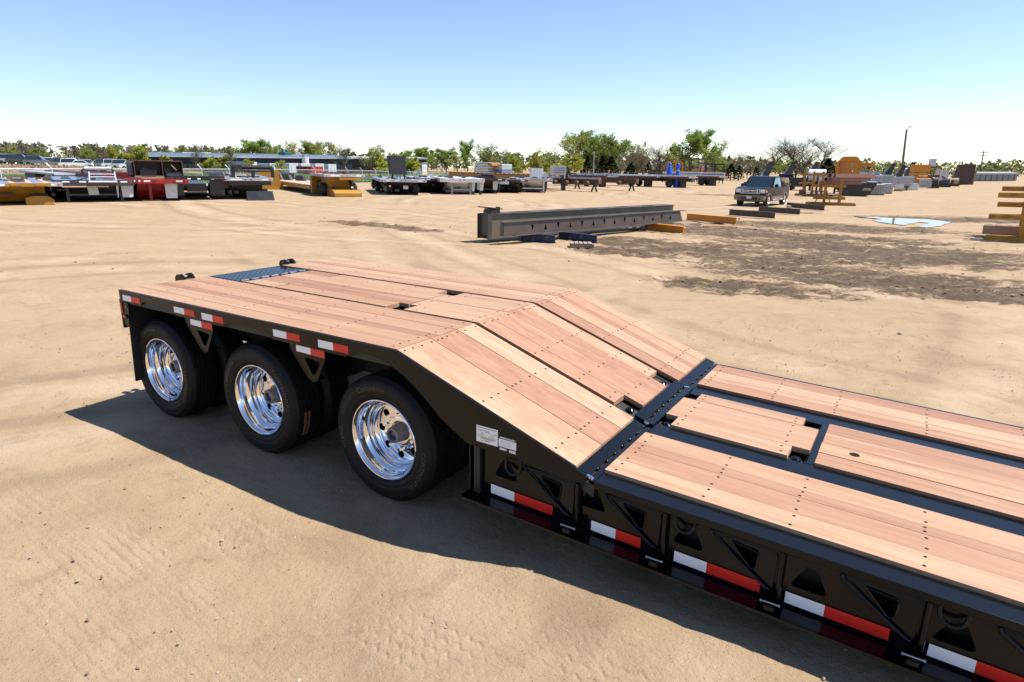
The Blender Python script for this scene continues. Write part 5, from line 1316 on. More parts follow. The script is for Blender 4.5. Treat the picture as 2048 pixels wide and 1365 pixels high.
for k, (lab, xy_, w_, h_, z_) in enumerate((('timber bearer frame under the large bundle stacks', (1.21, 88.89), 2.6, .9, 0), ('rusty stand beneath the long plank stack', (3.04, 93.97), 2.6, .5, 0), ('steel trestle beneath the two-high aluminium bundles', (-0.03, 89.81), 3.0, 1.4, 0), ('trestle under the mossy green aluminium stack', (4.07, 102.00), 1.2, .45, 0))):
    thing('bearer_frame', lab, 'frame', xy_, 1.6855, [('bearer', RUST, [('b', .2, .5, -w_ / 2, w_ / 2, h_ - .12, h_), ('b', 3.0 if k != 1 else 1.4, 3.3 if k != 1 else 1.7, -w_ / 2, w_ / 2, h_ - .12, h_)], {'kind': 'stuff'}), ('post', RUST, [('b', .25, .45, s * w_ * .4 - .08, s * w_ * .4 + .08, 0, h_ - .12) for s in (-1, 1)] + [('b', 1.45, 1.65, s * w_ * .4 - .08, s * w_ * .4 + .08, 0, h_ - .12) for s in (-1, 1)], {'kind': 'stuff'})])
thing('culvert_section', 'grey curved steel sheets lying on the soil before the long plank stack', 'sheets', (4.29, 95.22), 1.6612, [('lower_sheet', GALV, [('q', rounded([(-1.0, 0), (1.3, 0), (1.1, .42), (-.9, .42)], .12), 0, 2.2)]), ('upper_sheet', GALV, [('q', rounded([(-1.2, .42), (.6, .42), (.4, .85), (-1.0, .85)], .15), .5, 2.6)])])
thing('small_crate', 'small grey crate on a stand between the bundles and grey sheets', 'crate', (3.33, 89.46), 1.6612, [('box', GALV, [('b', 0, .8, -.5, .45, .25, .75)], {'bevel': .02}), ('stand', TIMBER, [('b', 0, .1, -.45, .45, 0, .25), ('b', .7, .8, -.45, .45, 0, .25)], {'kind': 'stuff'})])
bundle('extrusion_bundle', 'leaning short aluminium bundle right of the grey curved sheets', (5.97, 108.44), 1.6316, 1.5, 1.1, 2.0, 5, 4, ALUW, 0, BN, band=False)
thing('orange_frame_stack', 'orange steel frames stacked high beyond the utility pole, grey box on top', 'frame stack', (5.05, 122.02), 1.6258, [('frame', ORANGE, [('b', 0, 2, -1.2, 1.5, 2.2, 3.4)], {'bevel': .03}), ('frame', ORANGE, [('b', -.2, 2, -1.6, 2.0, 1.25, 1.6)]), ('frame', ORANGE, [('b', -.2, 2, -1.0, 1.6, 1.7, 2.1)]), ('frame', ORANGE, [('b', 0, 2, -1.4, 2.0, .25, 1.15)], {'bevel': .03}), ('pocket', BROWN, [('b', -.02, .0, .6, 1.6, .4, .9), ('b', -.22, -.2, .8, 1.9, 1.3, 1.55)], {'kind': 'stuff'}), ('arm', MAROON, [('b', -.3, 0, -2.6, -1.0, 1.45, 1.8)]), ('grey_box', GALV, [('b', .4, 1.4, -1.9, -.9, 3.1, 4.3)]), ('shelf', RUST, [('b', .2, 1.6, -2.6, -.6, 2.9, 3.1)])])
thing('white_panel_crate', 'white panelled crate standing beside the orange frame stack', 'crate', (8.09, 132.01), 1.6030, [('shell', WHITE, [('b', 0, 2, -.9, .9, .0, 2.6)], {'bevel': .03}), ('rib', ALUW, [('b', -.03, 0, y_, y_ + .08, 0, 2.6) for y_ in (-.8, -.2, .4, .8)], {'kind': 'stuff'})])
thing('dark_slab', 'tall dark brown steel slab leaning upright at the row end', 'slab', (11.08, 141.97), 1.6030, [('slab', BROWN, [('q', [(-1.4, 0), (1.1, 0), (.8, 3.5), (-1.55, 3.75)], 0, .5)]), ('back_slab', BROWN, [('q', [(-2.0, .2), (-1.4, .2), (-1.5, 3.6), (-2.1, 3.6)], .5, 1.0)])])
thing('pale_panels', 'white and tan panels leaning against the dark brown slab', 'panels', (12.47, 142.85), 1.6030, [('white_panel', WHITE, [('q', [(-.3, 0), (.75, 0), (.25, 2.8), (-.55, 2.9)], -.2, -.05)]), ('tan_panel', TIMBER, [('q', [(-.75, 0), (-.3, 0), (-.6, 2.6), (-1.0, 2.6)], -.1, .1)]), ('tape_strip', TAPE_W, [('q', [(.1, .1), (.3, .1), (-.05, 2.7), (-.2, 2.7)], -.215, -.201)])])
for lab, xy_, mm in (('black axle lumps heaped before the white panelled crate', (6.94, 109.05), YBLACK), ('black drum-shaped part on a stand before the dark slab', (8.52, 117.31), DKGREY), ('tan round hub part lying before the dark slab', (9.91, 126.45), TIMBER)):
    thing('axle_part', lab, 'machine part', xy_, 1.6030, [('drum', mm, [('t', (0, -.5, .75), (0, .5, .75), .55, 14)], {'smooth': True}), ('stand', YBLACK, [('b', -.4, .4, -.7, .7, 0, .55)]), ('arm', YBLACK, [('m', (0, -.3, 1.0), (.2, .6, 1.6), .25, .2)]), ('bracket', YBLACK, [('b', -.2, .2, -1.0, -.6, .2, 1.1)])])
# right edge rack, close by
rack('cantilever_rack', 'rusty yellow cantilever rack with long arms at the edge of the churned soil', (9.10, 24.6), 1.4832, RUSTY, 2.15, [(.80, -.9, 1.0), (1.52, -.9, .85)], [0.0, -.75], .55, base=1.0)
rack('cantilever_rack', 'second rusty yellow rack standing close behind the long-armed one', (9.35, 26.2), 1.4832, RUSTY, 2.1, [(1.15, -.9, .95), (1.70, -.9, .9), (.72, -.9, .9)], [0.12, -.6], .5, base=1.0)
thing('pallet', 'grey-brown pallet standing on the base of the rusty yellow rack', 'pallet', (8.75, 25.4), 1.4832, [('board', OLDWOOD, [('b', 0, .5, -.75 + .3 * k, -.52 + .3 * k, .14, .17) for k in range(5)] + [('b', 0, .5, -.75 + .3 * k, -.52 + .3 * k, .42, .45) for k in range(5)], {'kind': 'stuff'}), ('bearer', OLDWOOD, [('b', x_, x_ + .05, -.75, .7, .17, .42) for x_ in (0, .45)], {'kind': 'stuff'}), ('foot', OLDWOOD, [('b', 0, .5, -.1, 0, 0, .14)])])
# utility pole
POLE_XY = (1.67, 146.95)
pz = terrain(*POLE_XY)
pr_ = empty('utility_pole', (POLE_XY[0], POLE_XY[1], pz), 0, 'tall bare timber utility pole leaning slightly beyond the aluminium stacks', 'pole')
rt = Vector((math.cos(YAW), -math.sin(YAW), 0)) * -.35
MB().path([(0, 0, -.2), (rt.x * .5, rt.y * .5, 5.0), (rt.x, rt.y, 10.2)], [.26, .22, .16], 10).build('pole_shaft', pm('weathered_pole_wood', (.15, .115, .075), .85, var=.35, scale=4), pr_, True)
MB().tube((rt.x, rt.y, 10.1), (rt.x + .5, rt.y - .1, 10.55), .05, 6).build('lamp_arm', GALV, pr_)
MB().lathe([(.0, .15), (.22, .1), (.26, -.05), (.0, -.08)], 12, lambda a, b, d: (rt.x + .55 + a, rt.y - .1 + b, 10.6 + d)).build('lamp_head', GALV, pr_, True)

# ------------------------------------------------------------------ grass beyond the fence
def fence_pt(t): return (FA[0] + (FB[0] - FA[0]) * t, FA[1] + (FB[1] - FA[1]) * t)
FA = (-37.88, 10.30); FB = (-62.57, 105.00)
fdx, fdy = FB[0] - FA[0], FB[1] - FA[1]
FL = math.hypot(fdx, fdy); fdx /= FL; fdy /= FL
fnx, fny = -fdy, fdx                       # pointing away from the yard
if fnx * (FA[0] - CAM.x) + fny * (FA[1] - CAM.y) < 0: fnx, fny = -fnx, -fny
def field_mat():
    m = NT('spring_grass')
    v = m.coords('Object'); x, y, z = m.sep(v)
    dist = (x - FA[0]) * fnx + (y - FA[1]) * fny            # metres beyond the fence
    along = (x - FA[0]) * fdx + (y - FA[1]) * fdy
    n1 = m.noise(v, .12, 5, .6, .6); n2 = m.noise(v, 1.3, 6, .7); n3 = m.noise(v, 7.0, 4, .7)
    green = m.ramp(n1 * .4 + n2 * .35 + n3 * .25, [(.3, (.022, .050, .010)), (.5, (.045, .090, .018)), (.65, (.085, .125, .035)), (.8, (.17, .16, .075))])
    dry = m.ramp(n2 * .6 + n3 * .4, [(.3, (.15, .105, .062)), (.5, (.255, .185, .115)), (.7, (.36, .275, .18))])
    d2 = dist + (n1 - .5) * 14 + (n2 - .5) * 5
    tan = d2.step(15, 19) * (1 - d2.step(44, 54)) * (1 - along.step(38, 62))
    tuft = m.noise(m.comb(x * .9, y * .9, 0.0), 2.4, 5, .7).step(.60, .70) * d2.step(2.0, 4.0)
    c = m.mix(tuft * .55, green, (.30, .25, .16))
    c = m.mix(tan, c, dry)
    m.link(c, m.b.inputs['Base Color']); m.b.inputs['Roughness'].default_value = .95; m.b.inputs['Specular IOR Level'].default_value = .1
    m.bump(n3 * .6 + n2, .9, .12)
    return m.mat
mb = MB()
rows = [0.0, 1.5, 3, 5, 7, 9, 12, 15, 19, 24, 30, 38, 48, 60, 75, 95, 120, 150, 190, 240, 300, 380, 480]
na_ = 70
for i, dd in enumerate(rows):
    for j in range(na_ + 1):
        t = -1.6 + 3.6 * j / na_ + (0 if i == 0 else 0)
        bx_, by_ = fence_pt(t)
        px, py = bx_ + fnx * dd, by_ + fny * dd
        h_ = terrain(px, py) + .06 + (.5 * ss(2, 9, dd) * (1 - ss(.25, .6, t)) + .25 * math.sin(px * .31) * math.cos(py * .23) * ss(3, 10, dd))
        mb.v.append((px, py, h_))
for i in range(len(rows) - 1):
    for j in range(na_):
        a0 = i * (na_ + 1) + j; mb.f.append((a0, a0 + 1, a0 + na_ + 2, a0 + na_ + 1))
fo = mb.build('grass_field', field_mat(), None, 80); fo['kind'] = 'structure'
def field_z(px, py):
    dd = (px - FA[0]) * fnx + (py - FA[1]) * fny; t = ((px - FA[0]) * fdx + (py - FA[1]) * fdy) / FL
    if dd < 0: return terrain(px, py)
    return terrain(px, py) + .06 + (.5 * ss(2, 9, dd) * (1 - ss(.25, .6, t)) + .25 * math.sin(px * .31) * math.cos(py * .23) * ss(3, 10, dd))
# blades: dry stalks and green tufts standing in the strip behind the fence
def blades(n, d0, d1, t0, t1, h0, h1, seed):
    rg = random.Random(seed); b = MB()
    for _ in range(n):
        t = rg.uniform(t0, t1); dd = rg.uniform(d0, d1); bx_, by_ = fence_pt(t)
        px, py = bx_ + fnx * dd + rg.uniform(-1, 1), by_ + fny * dd + rg.uniform(-1, 1)
        if (px - FA[0]) * fnx + (py - FA[1]) * fny < .3: continue
        zz = field_z(px, py) - .05; hh = rg.uniform(h0, h1); w_ = rg.uniform(.02, .05) * (1 + dd / 40)
        an = rg.uniform(0, 6.3); lx, ly = rg.uniform(-.2, .2) * hh, rg.uniform(-.2, .2) * hh
        b.add([(px - w_ * math.cos(an), py - w_ * math.sin(an), zz), (px + w_ * math.cos(an), py + w_ * math.sin(an), zz), (px + lx, py + ly, zz + hh)], [(0, 1, 2)])
    return b
DRYG = pm('dry_grass_stalks', (.33, .245, .155), .95, var=.35, scale=.6)
GRNG = pm('green_grass_blades', (.06, .105, .022), .9, var=.5, scale=.6)
tag(blades(16000, 19, 46, -.25, .55, .18, .42, 8).build('dry_grass', DRYG, kind='stuff'), 'tall dry tan grass on the rise behind the fence', 'grass')
tag(blades(7000, .5, 14, -.2, 1.0, .12, .35, 9).build('green_grass', GRNG, kind='stuff'), 'short green grass growing just behind the fence', 'grass')

# ------------------------------------------------------------------ chain-link fence with slanted post tops
nbay = int(FL / 3)
fr = empty('chain_link_fence', (FA[0], FA[1], terrain(*FA)), 0, 'long galvanised chain-link fence with slanted post tops between yard and grass', 'fence')
rail = []
for k in range(nbay + 1):
    t = k / nbay; px, py = fence_pt(t); zz = terrain(px, py)
    lx, ly, lz = px - FA[0], py - FA[1], zz - terrain(*FA)
    hp = 1.46 - .28 * t
    MB().path([(lx, ly, lz - .1), (lx, ly, lz + hp), (lx + fnx * .25 - fdx * .12, ly + fny * .25 - fdy * .12, lz + hp + .32)], [.032, .032, .022], 6).build('post', GALV, fr, True)
    rail.append((lx, ly, lz + hp - .04))
MB().path(rail, .042, 6).build('top_rail', GALV, fr, True)
mesh_m = NT('chain_link_wire')
mv = mesh_m.coords('Object'); mx, my, mz = mesh_m.sep(mv)
al_ = mx * fdx + my * fdy
w1 = ((al_ + mz) * (1 / .075))._m('FRACT'); w2 = ((al_ - mz) * (1 / .075))._m('FRACT')
wire = (1 - w1.step(.04, .07))._m('MAXIMUM', 1 - w2.step(.04, .07))
mesh_m.link(wire, mesh_m.b.inputs['Alpha']); mesh_m.b.inputs['Base Color'].default_value = (.45, .47, .48, 1); mesh_m.b.inputs['Metallic'].default_value = .6; mesh_m.b.inputs['Roughness'].default_value = .5
for k in range(nbay):
    a_, b_ = rail[k], rail[k + 1]
    MB().add([(a_[0], a_[1], a_[2] - 1.2), (b_[0], b_[1], b_[2] - 1.2), b_, a_], [(0, 1, 2, 3)]).build('mesh_panel', mesh_m.mat, fr)
for (u0, u1) in ((.60, .635), (.635, .67)):
    p0, p1 = fence_pt(u0), fence_pt(u1); z0_, z1_ = terrain(*p0) - terrain(*FA), terrain(*p1) - terrain(*FA)
    MB().tube((p0[0] - FA[0], p0[1] - FA[1], z0_ + (.1 if u0 < .61 else 1.2)), (p1[0] - FA[0], p1[1] - FA[1], z1_ + (1.2 if u0 < .61 else .1)), .035, 6).build('gate_brace', GALV, fr)

# ------------------------------------------------------------------ trees
def bark(name, c): return pm(name, c, .95, var=.35, scale=1.5)
def leafm(name, c1, c2):
    m = NT(name); v = m.coords('Object'); r = m.rnd()
    n = m.noise(v, .55, 4, .6); n2 = m.noise(v, 5, 2)
    c = m.mix(n.step(.32, .68) * .7 + n2 * .3, c1, c2)
    k = (r - .5) * .35 + 1
    c = m.mix(1.0, c, m.comb(k, k, (r - .5) * .2 + 1), 'MULTIPLY')
    m.link(c, m.b.inputs['Base Color']); m.b.inputs['Roughness'].default_value = .7; m.b.inputs['Specular IOR Level'].default_value = .2
    tr = m.node('ShaderNodeBsdfTranslucent'); m.link(c, tr.inputs[0])
    ms = m.node('ShaderNodeMixShader'); ms.inputs[0].default_value = .4
    m.link(m.b.outputs[0], ms.inputs[1]); m.link(tr.outputs[0], ms.inputs[2])
    m.link(ms.outputs[0], m.t.nodes['Material Output'].inputs[0])
    return m.mat
BARK = bark('grey_brown_bark', (.085, .068, .052)); BARKD = bark('dark_bark', (.045, .036, .028))
LEAF_G = leafm('fresh_green_leaves', (.14, .20, .032), (.28, .34, .075))
LEAF_Y = leafm('yellow_green_leaves', (.24, .27, .035), (.42, .40, .075))
LEAF_O = leafm('olive_buds', (.19, .20, .055), (.34, .34, .10))
LEAF_B = leafm('brown_twig_haze', (.11, .088, .07), (.20, .16, .125))
LEAF_D = leafm('dark_evergreen_needles', (.010, .020, .008), (.030, .045, .016))

def tree_mesh(seed, H, spread, leaf, density, lsize, first=.28, up_=.55, levels=4, droop=0.0, nchild=(5, 6, 5, 4), twig_leaf=True, rmin=.006):
    rg = random.Random(seed); wood_ = MB(); tw = MB(); lf = MB()
    def leafs(p, n, rad):
        for _ in range(n):
            q = p + Vector((rg.gauss(0, rad), rg.gauss(0, rad), rg.gauss(0, rad * .8)))
            s = lsize * rg.uniform(.6, 1.4)
            a = Vector((rg.gauss(0, 1), rg.gauss(0, 1), rg.gauss(0, 1))).normalized() * s
            b = Vector((rg.gauss(0, 1), rg.gauss(0, 1), rg.gauss(0, 1))).normalized() * s
            lf.add([q - a, q + b, q + a, q - b * .9], [(0, 1, 2, 3)])
    def grow(p, d, L, r, lev):
        n = 4 if lev < 2 else 3
        pts = [p.copy()]; rs = [r]; dd = d.copy()
        for i in range(n):
            dd = (dd + Vector((rg.gauss(0, .16), rg.gauss(0, .16), rg.gauss(0, .10) + (.10 * up_ if lev else 0) - droop * lev * .05))).normalized()
            pts.append(pts[-1] + dd * (L / n)); rs.append(r * (1 - .72 * (i + 1) / n))
        (wood_ if lev < 3 else tw).path(pts, rs, 6 if lev == 0 else (4 if lev == 1 else 3))
        if lev >= levels - 1:
            if density:
                for i in range(1, len(pts)): leafs(pts[i], density, L * .28)
            return
        nc = nchild[lev]
        for k in range(nc):
            t = (first + (1 - first) * (k + rg.random() * .8) / nc) if lev == 0 else (.25 + .75 * (k + rg.random()) / nc)
            t = min(t, .999); s = t * n; i = int(s); q = pts[i].lerp(pts[i + 1], s - i)
            an = rg.uniform(0, 6.283); side = Vector((math.cos(an), math.sin(an), 0))
            el = rg.uniform(.25, .8) * (1 if lev else (.6 + up_ * .8))
            nd = (side * spread + dd * .45 + Vector((0, 0, el * up_))).normalized()
            grow(q, nd, L * rg.uniform(.42, .62) * (1.15 - .45 * t if lev == 0 else 1), max(rmin, rs[min(i + 1, n)] * rg.uniform(.5, .75) + r * .12), lev + 1)
        if lev: grow(pts[-1], dd, L * .5, max(rmin, rs[-1]), lev + 1)
    grow(Vector((0, 0, -.1)), Vector((0, 0, 1)), H * .78, H * .022, 0)
    return wood_.mesh('trunk'), tw, lf
def cone_mesh(seed, H, W_):
    rg = random.Random(seed); wd = MB(); lf = MB()
    wd.path([(0, 0, -.1), (0, 0, H * .5), (0, 0, H)], [H * .02, H * .012, .01], 6)
    for _ in range(900):
        t = rg.random() ** .8; r_ = W_ * (1 - t) * (.45 + .55 * rg.random()) * (1 + .25 * math.sin(t * 40 + rg.random()))
        an = rg.uniform(0, 6.283); p = Vector((r_ * math.cos(an), r_ * math.sin(an), H * (.08 + .92 * t)))
        s = .32 * rg.uniform(.6, 1.3)
        a = Vector((math.cos(an), math.sin(an), -.5 + rg.random() * .7)) * s; b = Vector((-math.sin(an), math.cos(an), rg.gauss(0, .4))) * s * .7
        lf.add([p - a * .4, p + b, p + a, p - b], [(0, 1, 2, 3)])
    return wd.mesh('trunk'), MB(), lf
VAR = {}
def variant(key, mats, gen):
    tm, tw, lf = gen
    tm.materials.append(mats[0])
    cm = MB(); cm.add(tw.v, tw.f); nt_ = len(tw.f); cm.add(lf.v, lf.f)
    me_ = cm.mesh('crown'); me_.materials.append(mats[1]); me_.materials.append(mats[0])
    if nt_: me_.polygons.foreach_set('material_index', [1] * nt_ + [0] * len(lf.f))
    VAR[key] = (tm, me_)
for k in range(3): variant('green%d' % k, (BARK, LEAF_G), tree_mesh(20 + k, 10, .75, 1, 8, .15, first=.25, up_=.75))
for k in range(2): variant('olive%d' % k, (BARK, LEAF_O), tree_mesh(30 + k, 10, .8, 1, 4, .14, first=.22, up_=.7))
for k in range(3): variant('bare%d' % k, (BARK, LEAF_B), tree_mesh(40 + k, 10, .85, 1, 1, .055, rmin=.022, first=.20, up_=.7, levels=4, nchild=(9, 8, 6, 4)))
for k in range(2): variant('willow%d' % k, (BARK, LEAF_Y), tree_mesh(50 + k, 7, 1.0, 1, 6, .15, first=.08, up_=.5, droop=.6, nchild=(8, 6, 5, 4)))
for k in range(2): variant('shrub%d' % k, (BARKD, LEAF_Y), tree_mesh(60 + k, 4, 1.0, 1, 3, .15, first=.04, up_=.6, nchild=(7, 5, 4, 3)))
variant('cedar0', (BARKD, LEAF_D), cone_mesh(5, 7, 2.1)); variant('cedar1', (BARKD, LEAF_D), cone_mesh(6, 6, 2.4))
REFH = {k: max(max(v.co.z for v in m_.vertices) for m_ in VAR[k]) for k in VAR}
trg = random.Random(77)
def tree(key, xy, H, label, group=None, wide=1.0):
    base = ''.join(c for c in key if c.isalpha()); s = H / REFH[key]
    nm = {'green': 'leafy_tree', 'olive': 'budding_tree', 'bare': 'bare_tree', 'willow': 'willow_tree', 'shrub': 'shrub', 'cedar': 'cedar_tree'}[base]
    root = empty(nm, (xy[0], xy[1], field_z(*xy) - .1), trg.uniform(0, 6.28), label, 'shrub' if base == 'shrub' else 'tree', group)
    root.scale = (s * wide, s * wide, s)
    for n_, m_ in (('trunk', VAR[key][0]), ('crown', VAR[key][1])):
        o = bpy.data.objects.new(n_, m_); o.parent = root; col.objects.link(o)
TREES = [
 ('green2', (-75.27, 108.44), 7.8, 'slender pale green tree rising alone beside the chain-link fence end', .62),
 ('olive0', (-75.47, 118.07), 7.5, 'loose pale tree with several thin stems next to the slender green one', 1.0),
 ('olive1', (-69.90, 114.55), 6.3, 'small budding tree behind the scrap pile', .8),
 ('willow0', (-53.21, 101.30), 5.3, 'broad yellow-green willow beside the louvred box', 1.15),
 ('willow1', (-50.57, 105.03), 5.0, 'yellow willow thicket next to the broad willow', 1.2),
 ('willow1', (-64.59, 111.99), 4.8, 'smaller willow left of the broad yellow-green one', 1.0),
 ('olive0', (-71.96, 145.75), 11.1, 'tall olive cottonwood rising behind the yellow willows', 1.0),
 ('green0', (-69.79, 151.34), 12.2, 'tall cottonwood with upright crown in the tree row behind the willows', .9),
 ('olive1', (-65.47, 151.19), 11.5, 'cottonwood with open crown between two taller green trees', .9),
 ('green1', (-60.34, 148.02), 10.7, 'bright green round-topped tree in the middle of the row', 1.0),
 ('green1', (-63.15, 150.06), 10.4, 'dense green tree touching the bright round-topped one', .9),
 ('olive0', (-58.49, 156.41), 9.6, 'thinly leaved grey-green tree right of the bright green one', .9),
 ('bare0', (-52.72, 151.16), 8.3, 'bare brown tree before the tan-roofed house', 1.0),
 ('bare1', (-51.26, 157.03), 8.6, 'bare twiggy tree beside the tan-roofed house', 1.0),
 ('bare2', (-55.07, 144.84), 6.8, 'low bare tree under the grey-green one', 1.1),
 ('olive1', (-49.37, 159.81), 9.2, 'budding tree overhanging the tan house roof', 1.0),
 ('green2', (-40.95, 149.93), 11.5, 'tall green tree with forked dark trunk behind the yellow frames', .95),
 ('green0', (-38.76, 155.79), 12.2, 'tallest green tree beside the forked one', .8),
 ('green1', (-34.85, 149.61), 7.0, 'bushy green tree at the foot of the tallest one', .9),
 ('bare1', (-35.07, 167.09), 7.2, 'bare pale tree between the green row and the dark pickup', .9),
 ('bare2', (-33.29, 172.64), 5.0, 'small dark bare tree behind the pickup', .9),
 ('bare0', (-25.70, 158.91), 9.9, 'broad bare grey tree behind the lifting goosenecks', 1.15),
 ('bare1', (-20.37, 162.91), 10.8, 'bare tree with one heavy leaning limb', 1.1),
 ('bare2', (-14.95, 160.66), 10.8, 'wind-swept bare tree behind the tan tank', 1.05),
 ('bare0', (-18.63, 167.22), 9.1, 'thin bare tree between the leaning and the wind-swept one', 1.0),
 ('green1', (-19.24, 144.85), 4.8, 'small bright green tree behind the second pickup', 1.15),
 ('cedar0', (-59.06, 132.10), 5.3, 'dark cedar under the tall cottonwoods', 1.0),
 ('cedar1', (-54.30, 134.30), 5.0, 'dark cedar below the bright green tree', 1.2),
 ('cedar0', (-56.85, 135.34), 5.3, 'dark cedar between two other cedars by the light pole', 1.1),
 ('cedar1', (-52.10, 140.65), 3.7, 'low dark cedar beside the bare brown tree', 1.3),
 ('cedar1', (-29.98, 142.60), 3.7, 'dark cedar right of the tallest green tree', 1.2),
 ('cedar0', (-28.85, 144.93), 3.4, 'dark narrow cedar behind the dark pickup', 1.0),
 ('cedar1', (-11.46, 145.98), 5.0, 'dark cedar beside the orange casting', 1.3),
 ('cedar0', (-25.05, 143.74), 3.1, 'short dark cedar by the lifting goosenecks', 1.2),
 ('shrub0', (-120.24, 70.08), 3.4, 'yellow-green shrub at the corner of the dark shed', 1.1),
 ('willow0', (-127.59, 64.93), 4.6, 'rounded yellow willow by the parked cars', 1.0),
 ('willow1', (-126.25, 67.49), 5.0, 'second yellow willow, beside the dark shed end', 1.0),
 ('shrub1', (-115.30, 76.21), 3.4, 'yellow shrub in front of the dark shed wall', 1.2),
 ('shrub0', (-114.76, 78.83), 3.6, 'yellow shrub next to the sparse young tree', 1.2),
 ('olive1', (-113.65, 80.45), 5.5, 'sparse young tree in front of the dark shed', .6),
 ('shrub1', (-107.47, 78.80), 3.3, 'rounded pale green shrub before the white semi-trailers', 1.2),
 ('shrub0', (-106.81, 86.32), 3.2, 'shrub half hiding the white semi-trailers', 1.2),
 ('bare1', (-108.99, 69.38), 5.4, 'little bare sapling against the dark shed', .7),
 ('olive0', (-92.02, 96.82), 6.5, 'brownish budding tree before the brown shed', .9),
 ('willow0', (-89.03, 96.93), 4.6, 'low yellow-green thicket before the brown shed', 1.3),
 ('green1', (-86.94, 101.58), 5.5, 'bright green shrub-like tree beside the ramp panel', 1.0),
 ('willow1', (-87.17, 104.04), 4.2, 'low green thicket at the end of the brown shed', 1.2),
 ('bare0', (-102.29, 100.65), 7.2, 'thin bare tree at the brown shed wall', .8),
 ('green2', (-110.74, 146.80), 7.5, 'round green tree below the power pole', 1.3),
 ('green0', (-121.32, 151.12), 8.0, 'green tree beyond the brown shed end', 1.2),
 ('olive1', (-105.24, 144.72), 5.9, 'olive thicket left of the slender pale tree', 1.3),
]
for (k_, xy_, H_, lab, wd_) in TREES: tree(k_, xy_, H_, lab, None, wd_ * (1.0 if k_[:5] in ('shrub', 'willo') else 1.4))
for k in range(34):
    A0, A1 = (-81.84, 158.61), (-34.86, 182.54); t = (k + trg.random()) / 34
    px, py = A0[0] + (A1[0] - A0[0]) * t + trg.gauss(0, 3), A0[1] + (A1[1] - A0[1]) * t + trg.gauss(0, 5)
    kk = trg.choices(('bare', 'olive', 'cedar', 'green'), (4, 3, 2, 1))[0]
    tree(kk + str(trg.randrange(2)), (px, py), trg.uniform(3.5, 6.5), {'bare': 'low bare brown tree in the understorey below the tall cottonwoods', 'olive': 'low budding tree in the understorey below the tall cottonwoods', 'cedar': 'dark young cedar in the understorey below the tall cottonwoods', 'green': 'low green tree in the understorey below the tall cottonwoods'}[kk], {'bare': 'bare understorey trees', 'olive': 'budding understorey trees', 'cedar': 'understorey cedars', 'green': 'green understorey trees'}[kk], trg.uniform(1.1, 1.6))
# belt of trees on the rise behind the parking lot and sheds
belt = [('bare', 'grey-brown bare tree in the belt behind the parking lot'), ('olive', 'olive budding tree in the belt behind the parking lot'), ('green', 'green leafed tree in the belt behind the parking lot')]
for k in range(60):
    u_ = -60 + k * 12.2
    P0, P1 = (-307.15, 100.62), (-214.09, 200.71)
    t = k / 59
    px, py = P0[0] + (P1[0] - P0[0]) * t + trg.uniform(-4, 4), P0[1] + (P1[1] - P0[1]) * t + trg.uniform(-18, 18)
    kind = trg.choices((0, 1, 2), (5, 3, 3))[0] if t < .72 else trg.choices((0, 1, 2), (1, 3, 4))[0]
    nm, lab = belt[kind]; nn = {'bare': 3, 'olive': 2, 'green': 3}[nm]
    hh = trg.uniform(6.5, 8.5) + (4.5 if .8 < t < 1.0 and kind else 0) + (2.0 if .5 < t < .56 else 0)
    tree(nm + str(trg.randrange(nn)), (px, py), hh, lab, ('bare belt trees', 'budding belt trees', 'green belt trees')[kind], trg.uniform(1.0, 1.35))
# far treeline right round the horizon, read as one mass
def treeline(n, f, h0, h1, seed):
    rg = random.Random(seed); b = MB()
    for _ in range(n):
        px, py = f(rg); zz = terrain(px, py); H_ = rg.uniform(h0, h1); W_ = H_ * rg.uniform(.35, .6)
        b.tube((px, py, zz), (px, py, zz + H_ * .6), .18, 3, .06, cap=False)
        for _ in range(34):
            an = rg.uniform(0, 6.28); t = rg.random(); r_ = W_ * math.sqrt(rg.random()) * math.sin(math.pi * (.15 + .8 * t)) 
            p = Vector((px + r_ * math.cos(an), py + r_ * math.sin(an), zz + H_ * (.15 + .85 * t))); s = H_ * .10 * rg.uniform(.6, 1.4)
            a = Vector((rg.gauss(0, 1), rg.gauss(0, 1), rg.gauss(0, 1))).normalized() * s; c_ = Vector((rg.gauss(0, 1), rg.gauss(0, 1), rg.gauss(0, 1))).normalized() * s
            b.add([p - a, p + c_, p + a, p - c_], [(0, 1, 2, 3)])
    return b
def seg_area(ax, ay, bx, by, w_):
    def f(rg):
        t = rg.random(); return ax + (bx - ax) * t + rg.gauss(0, w_), ay + (by - ay) * t + rg.gauss(0, w_)
    return f
LEAF_M = leafm('mixed_spring_foliage', (.11, .125, .045), (.20, .22, .08))
tag(treeline(260, seg_area(-68.20, 410.39, 123.95, 410.57, 14), 5, 8, 1).build('distant_wood', LEAF_M, kind='stuff'), 'distant pale green treeline along the horizon', 'trees')
tag(treeline(300, seg_area(-238.01, 219.02, -43.88, 323.20, 14), 5, 8.5, 2).build('distant_wood', LEAF_M, kind='stuff'), 'distant mixed wood behind the sheds and cottonwoods', 'trees')
tag(treeline(260, seg_area(-339.91, 49.28, -258.57, 218.25, 9), 6.5, 9, 3).build('distant_wood', leafm('brown_spring_wood', (.17, .14, .10), (.27, .25, .14)), kind='stuff'), 'distant brownish wood on the rise behind the parking lot', 'trees')

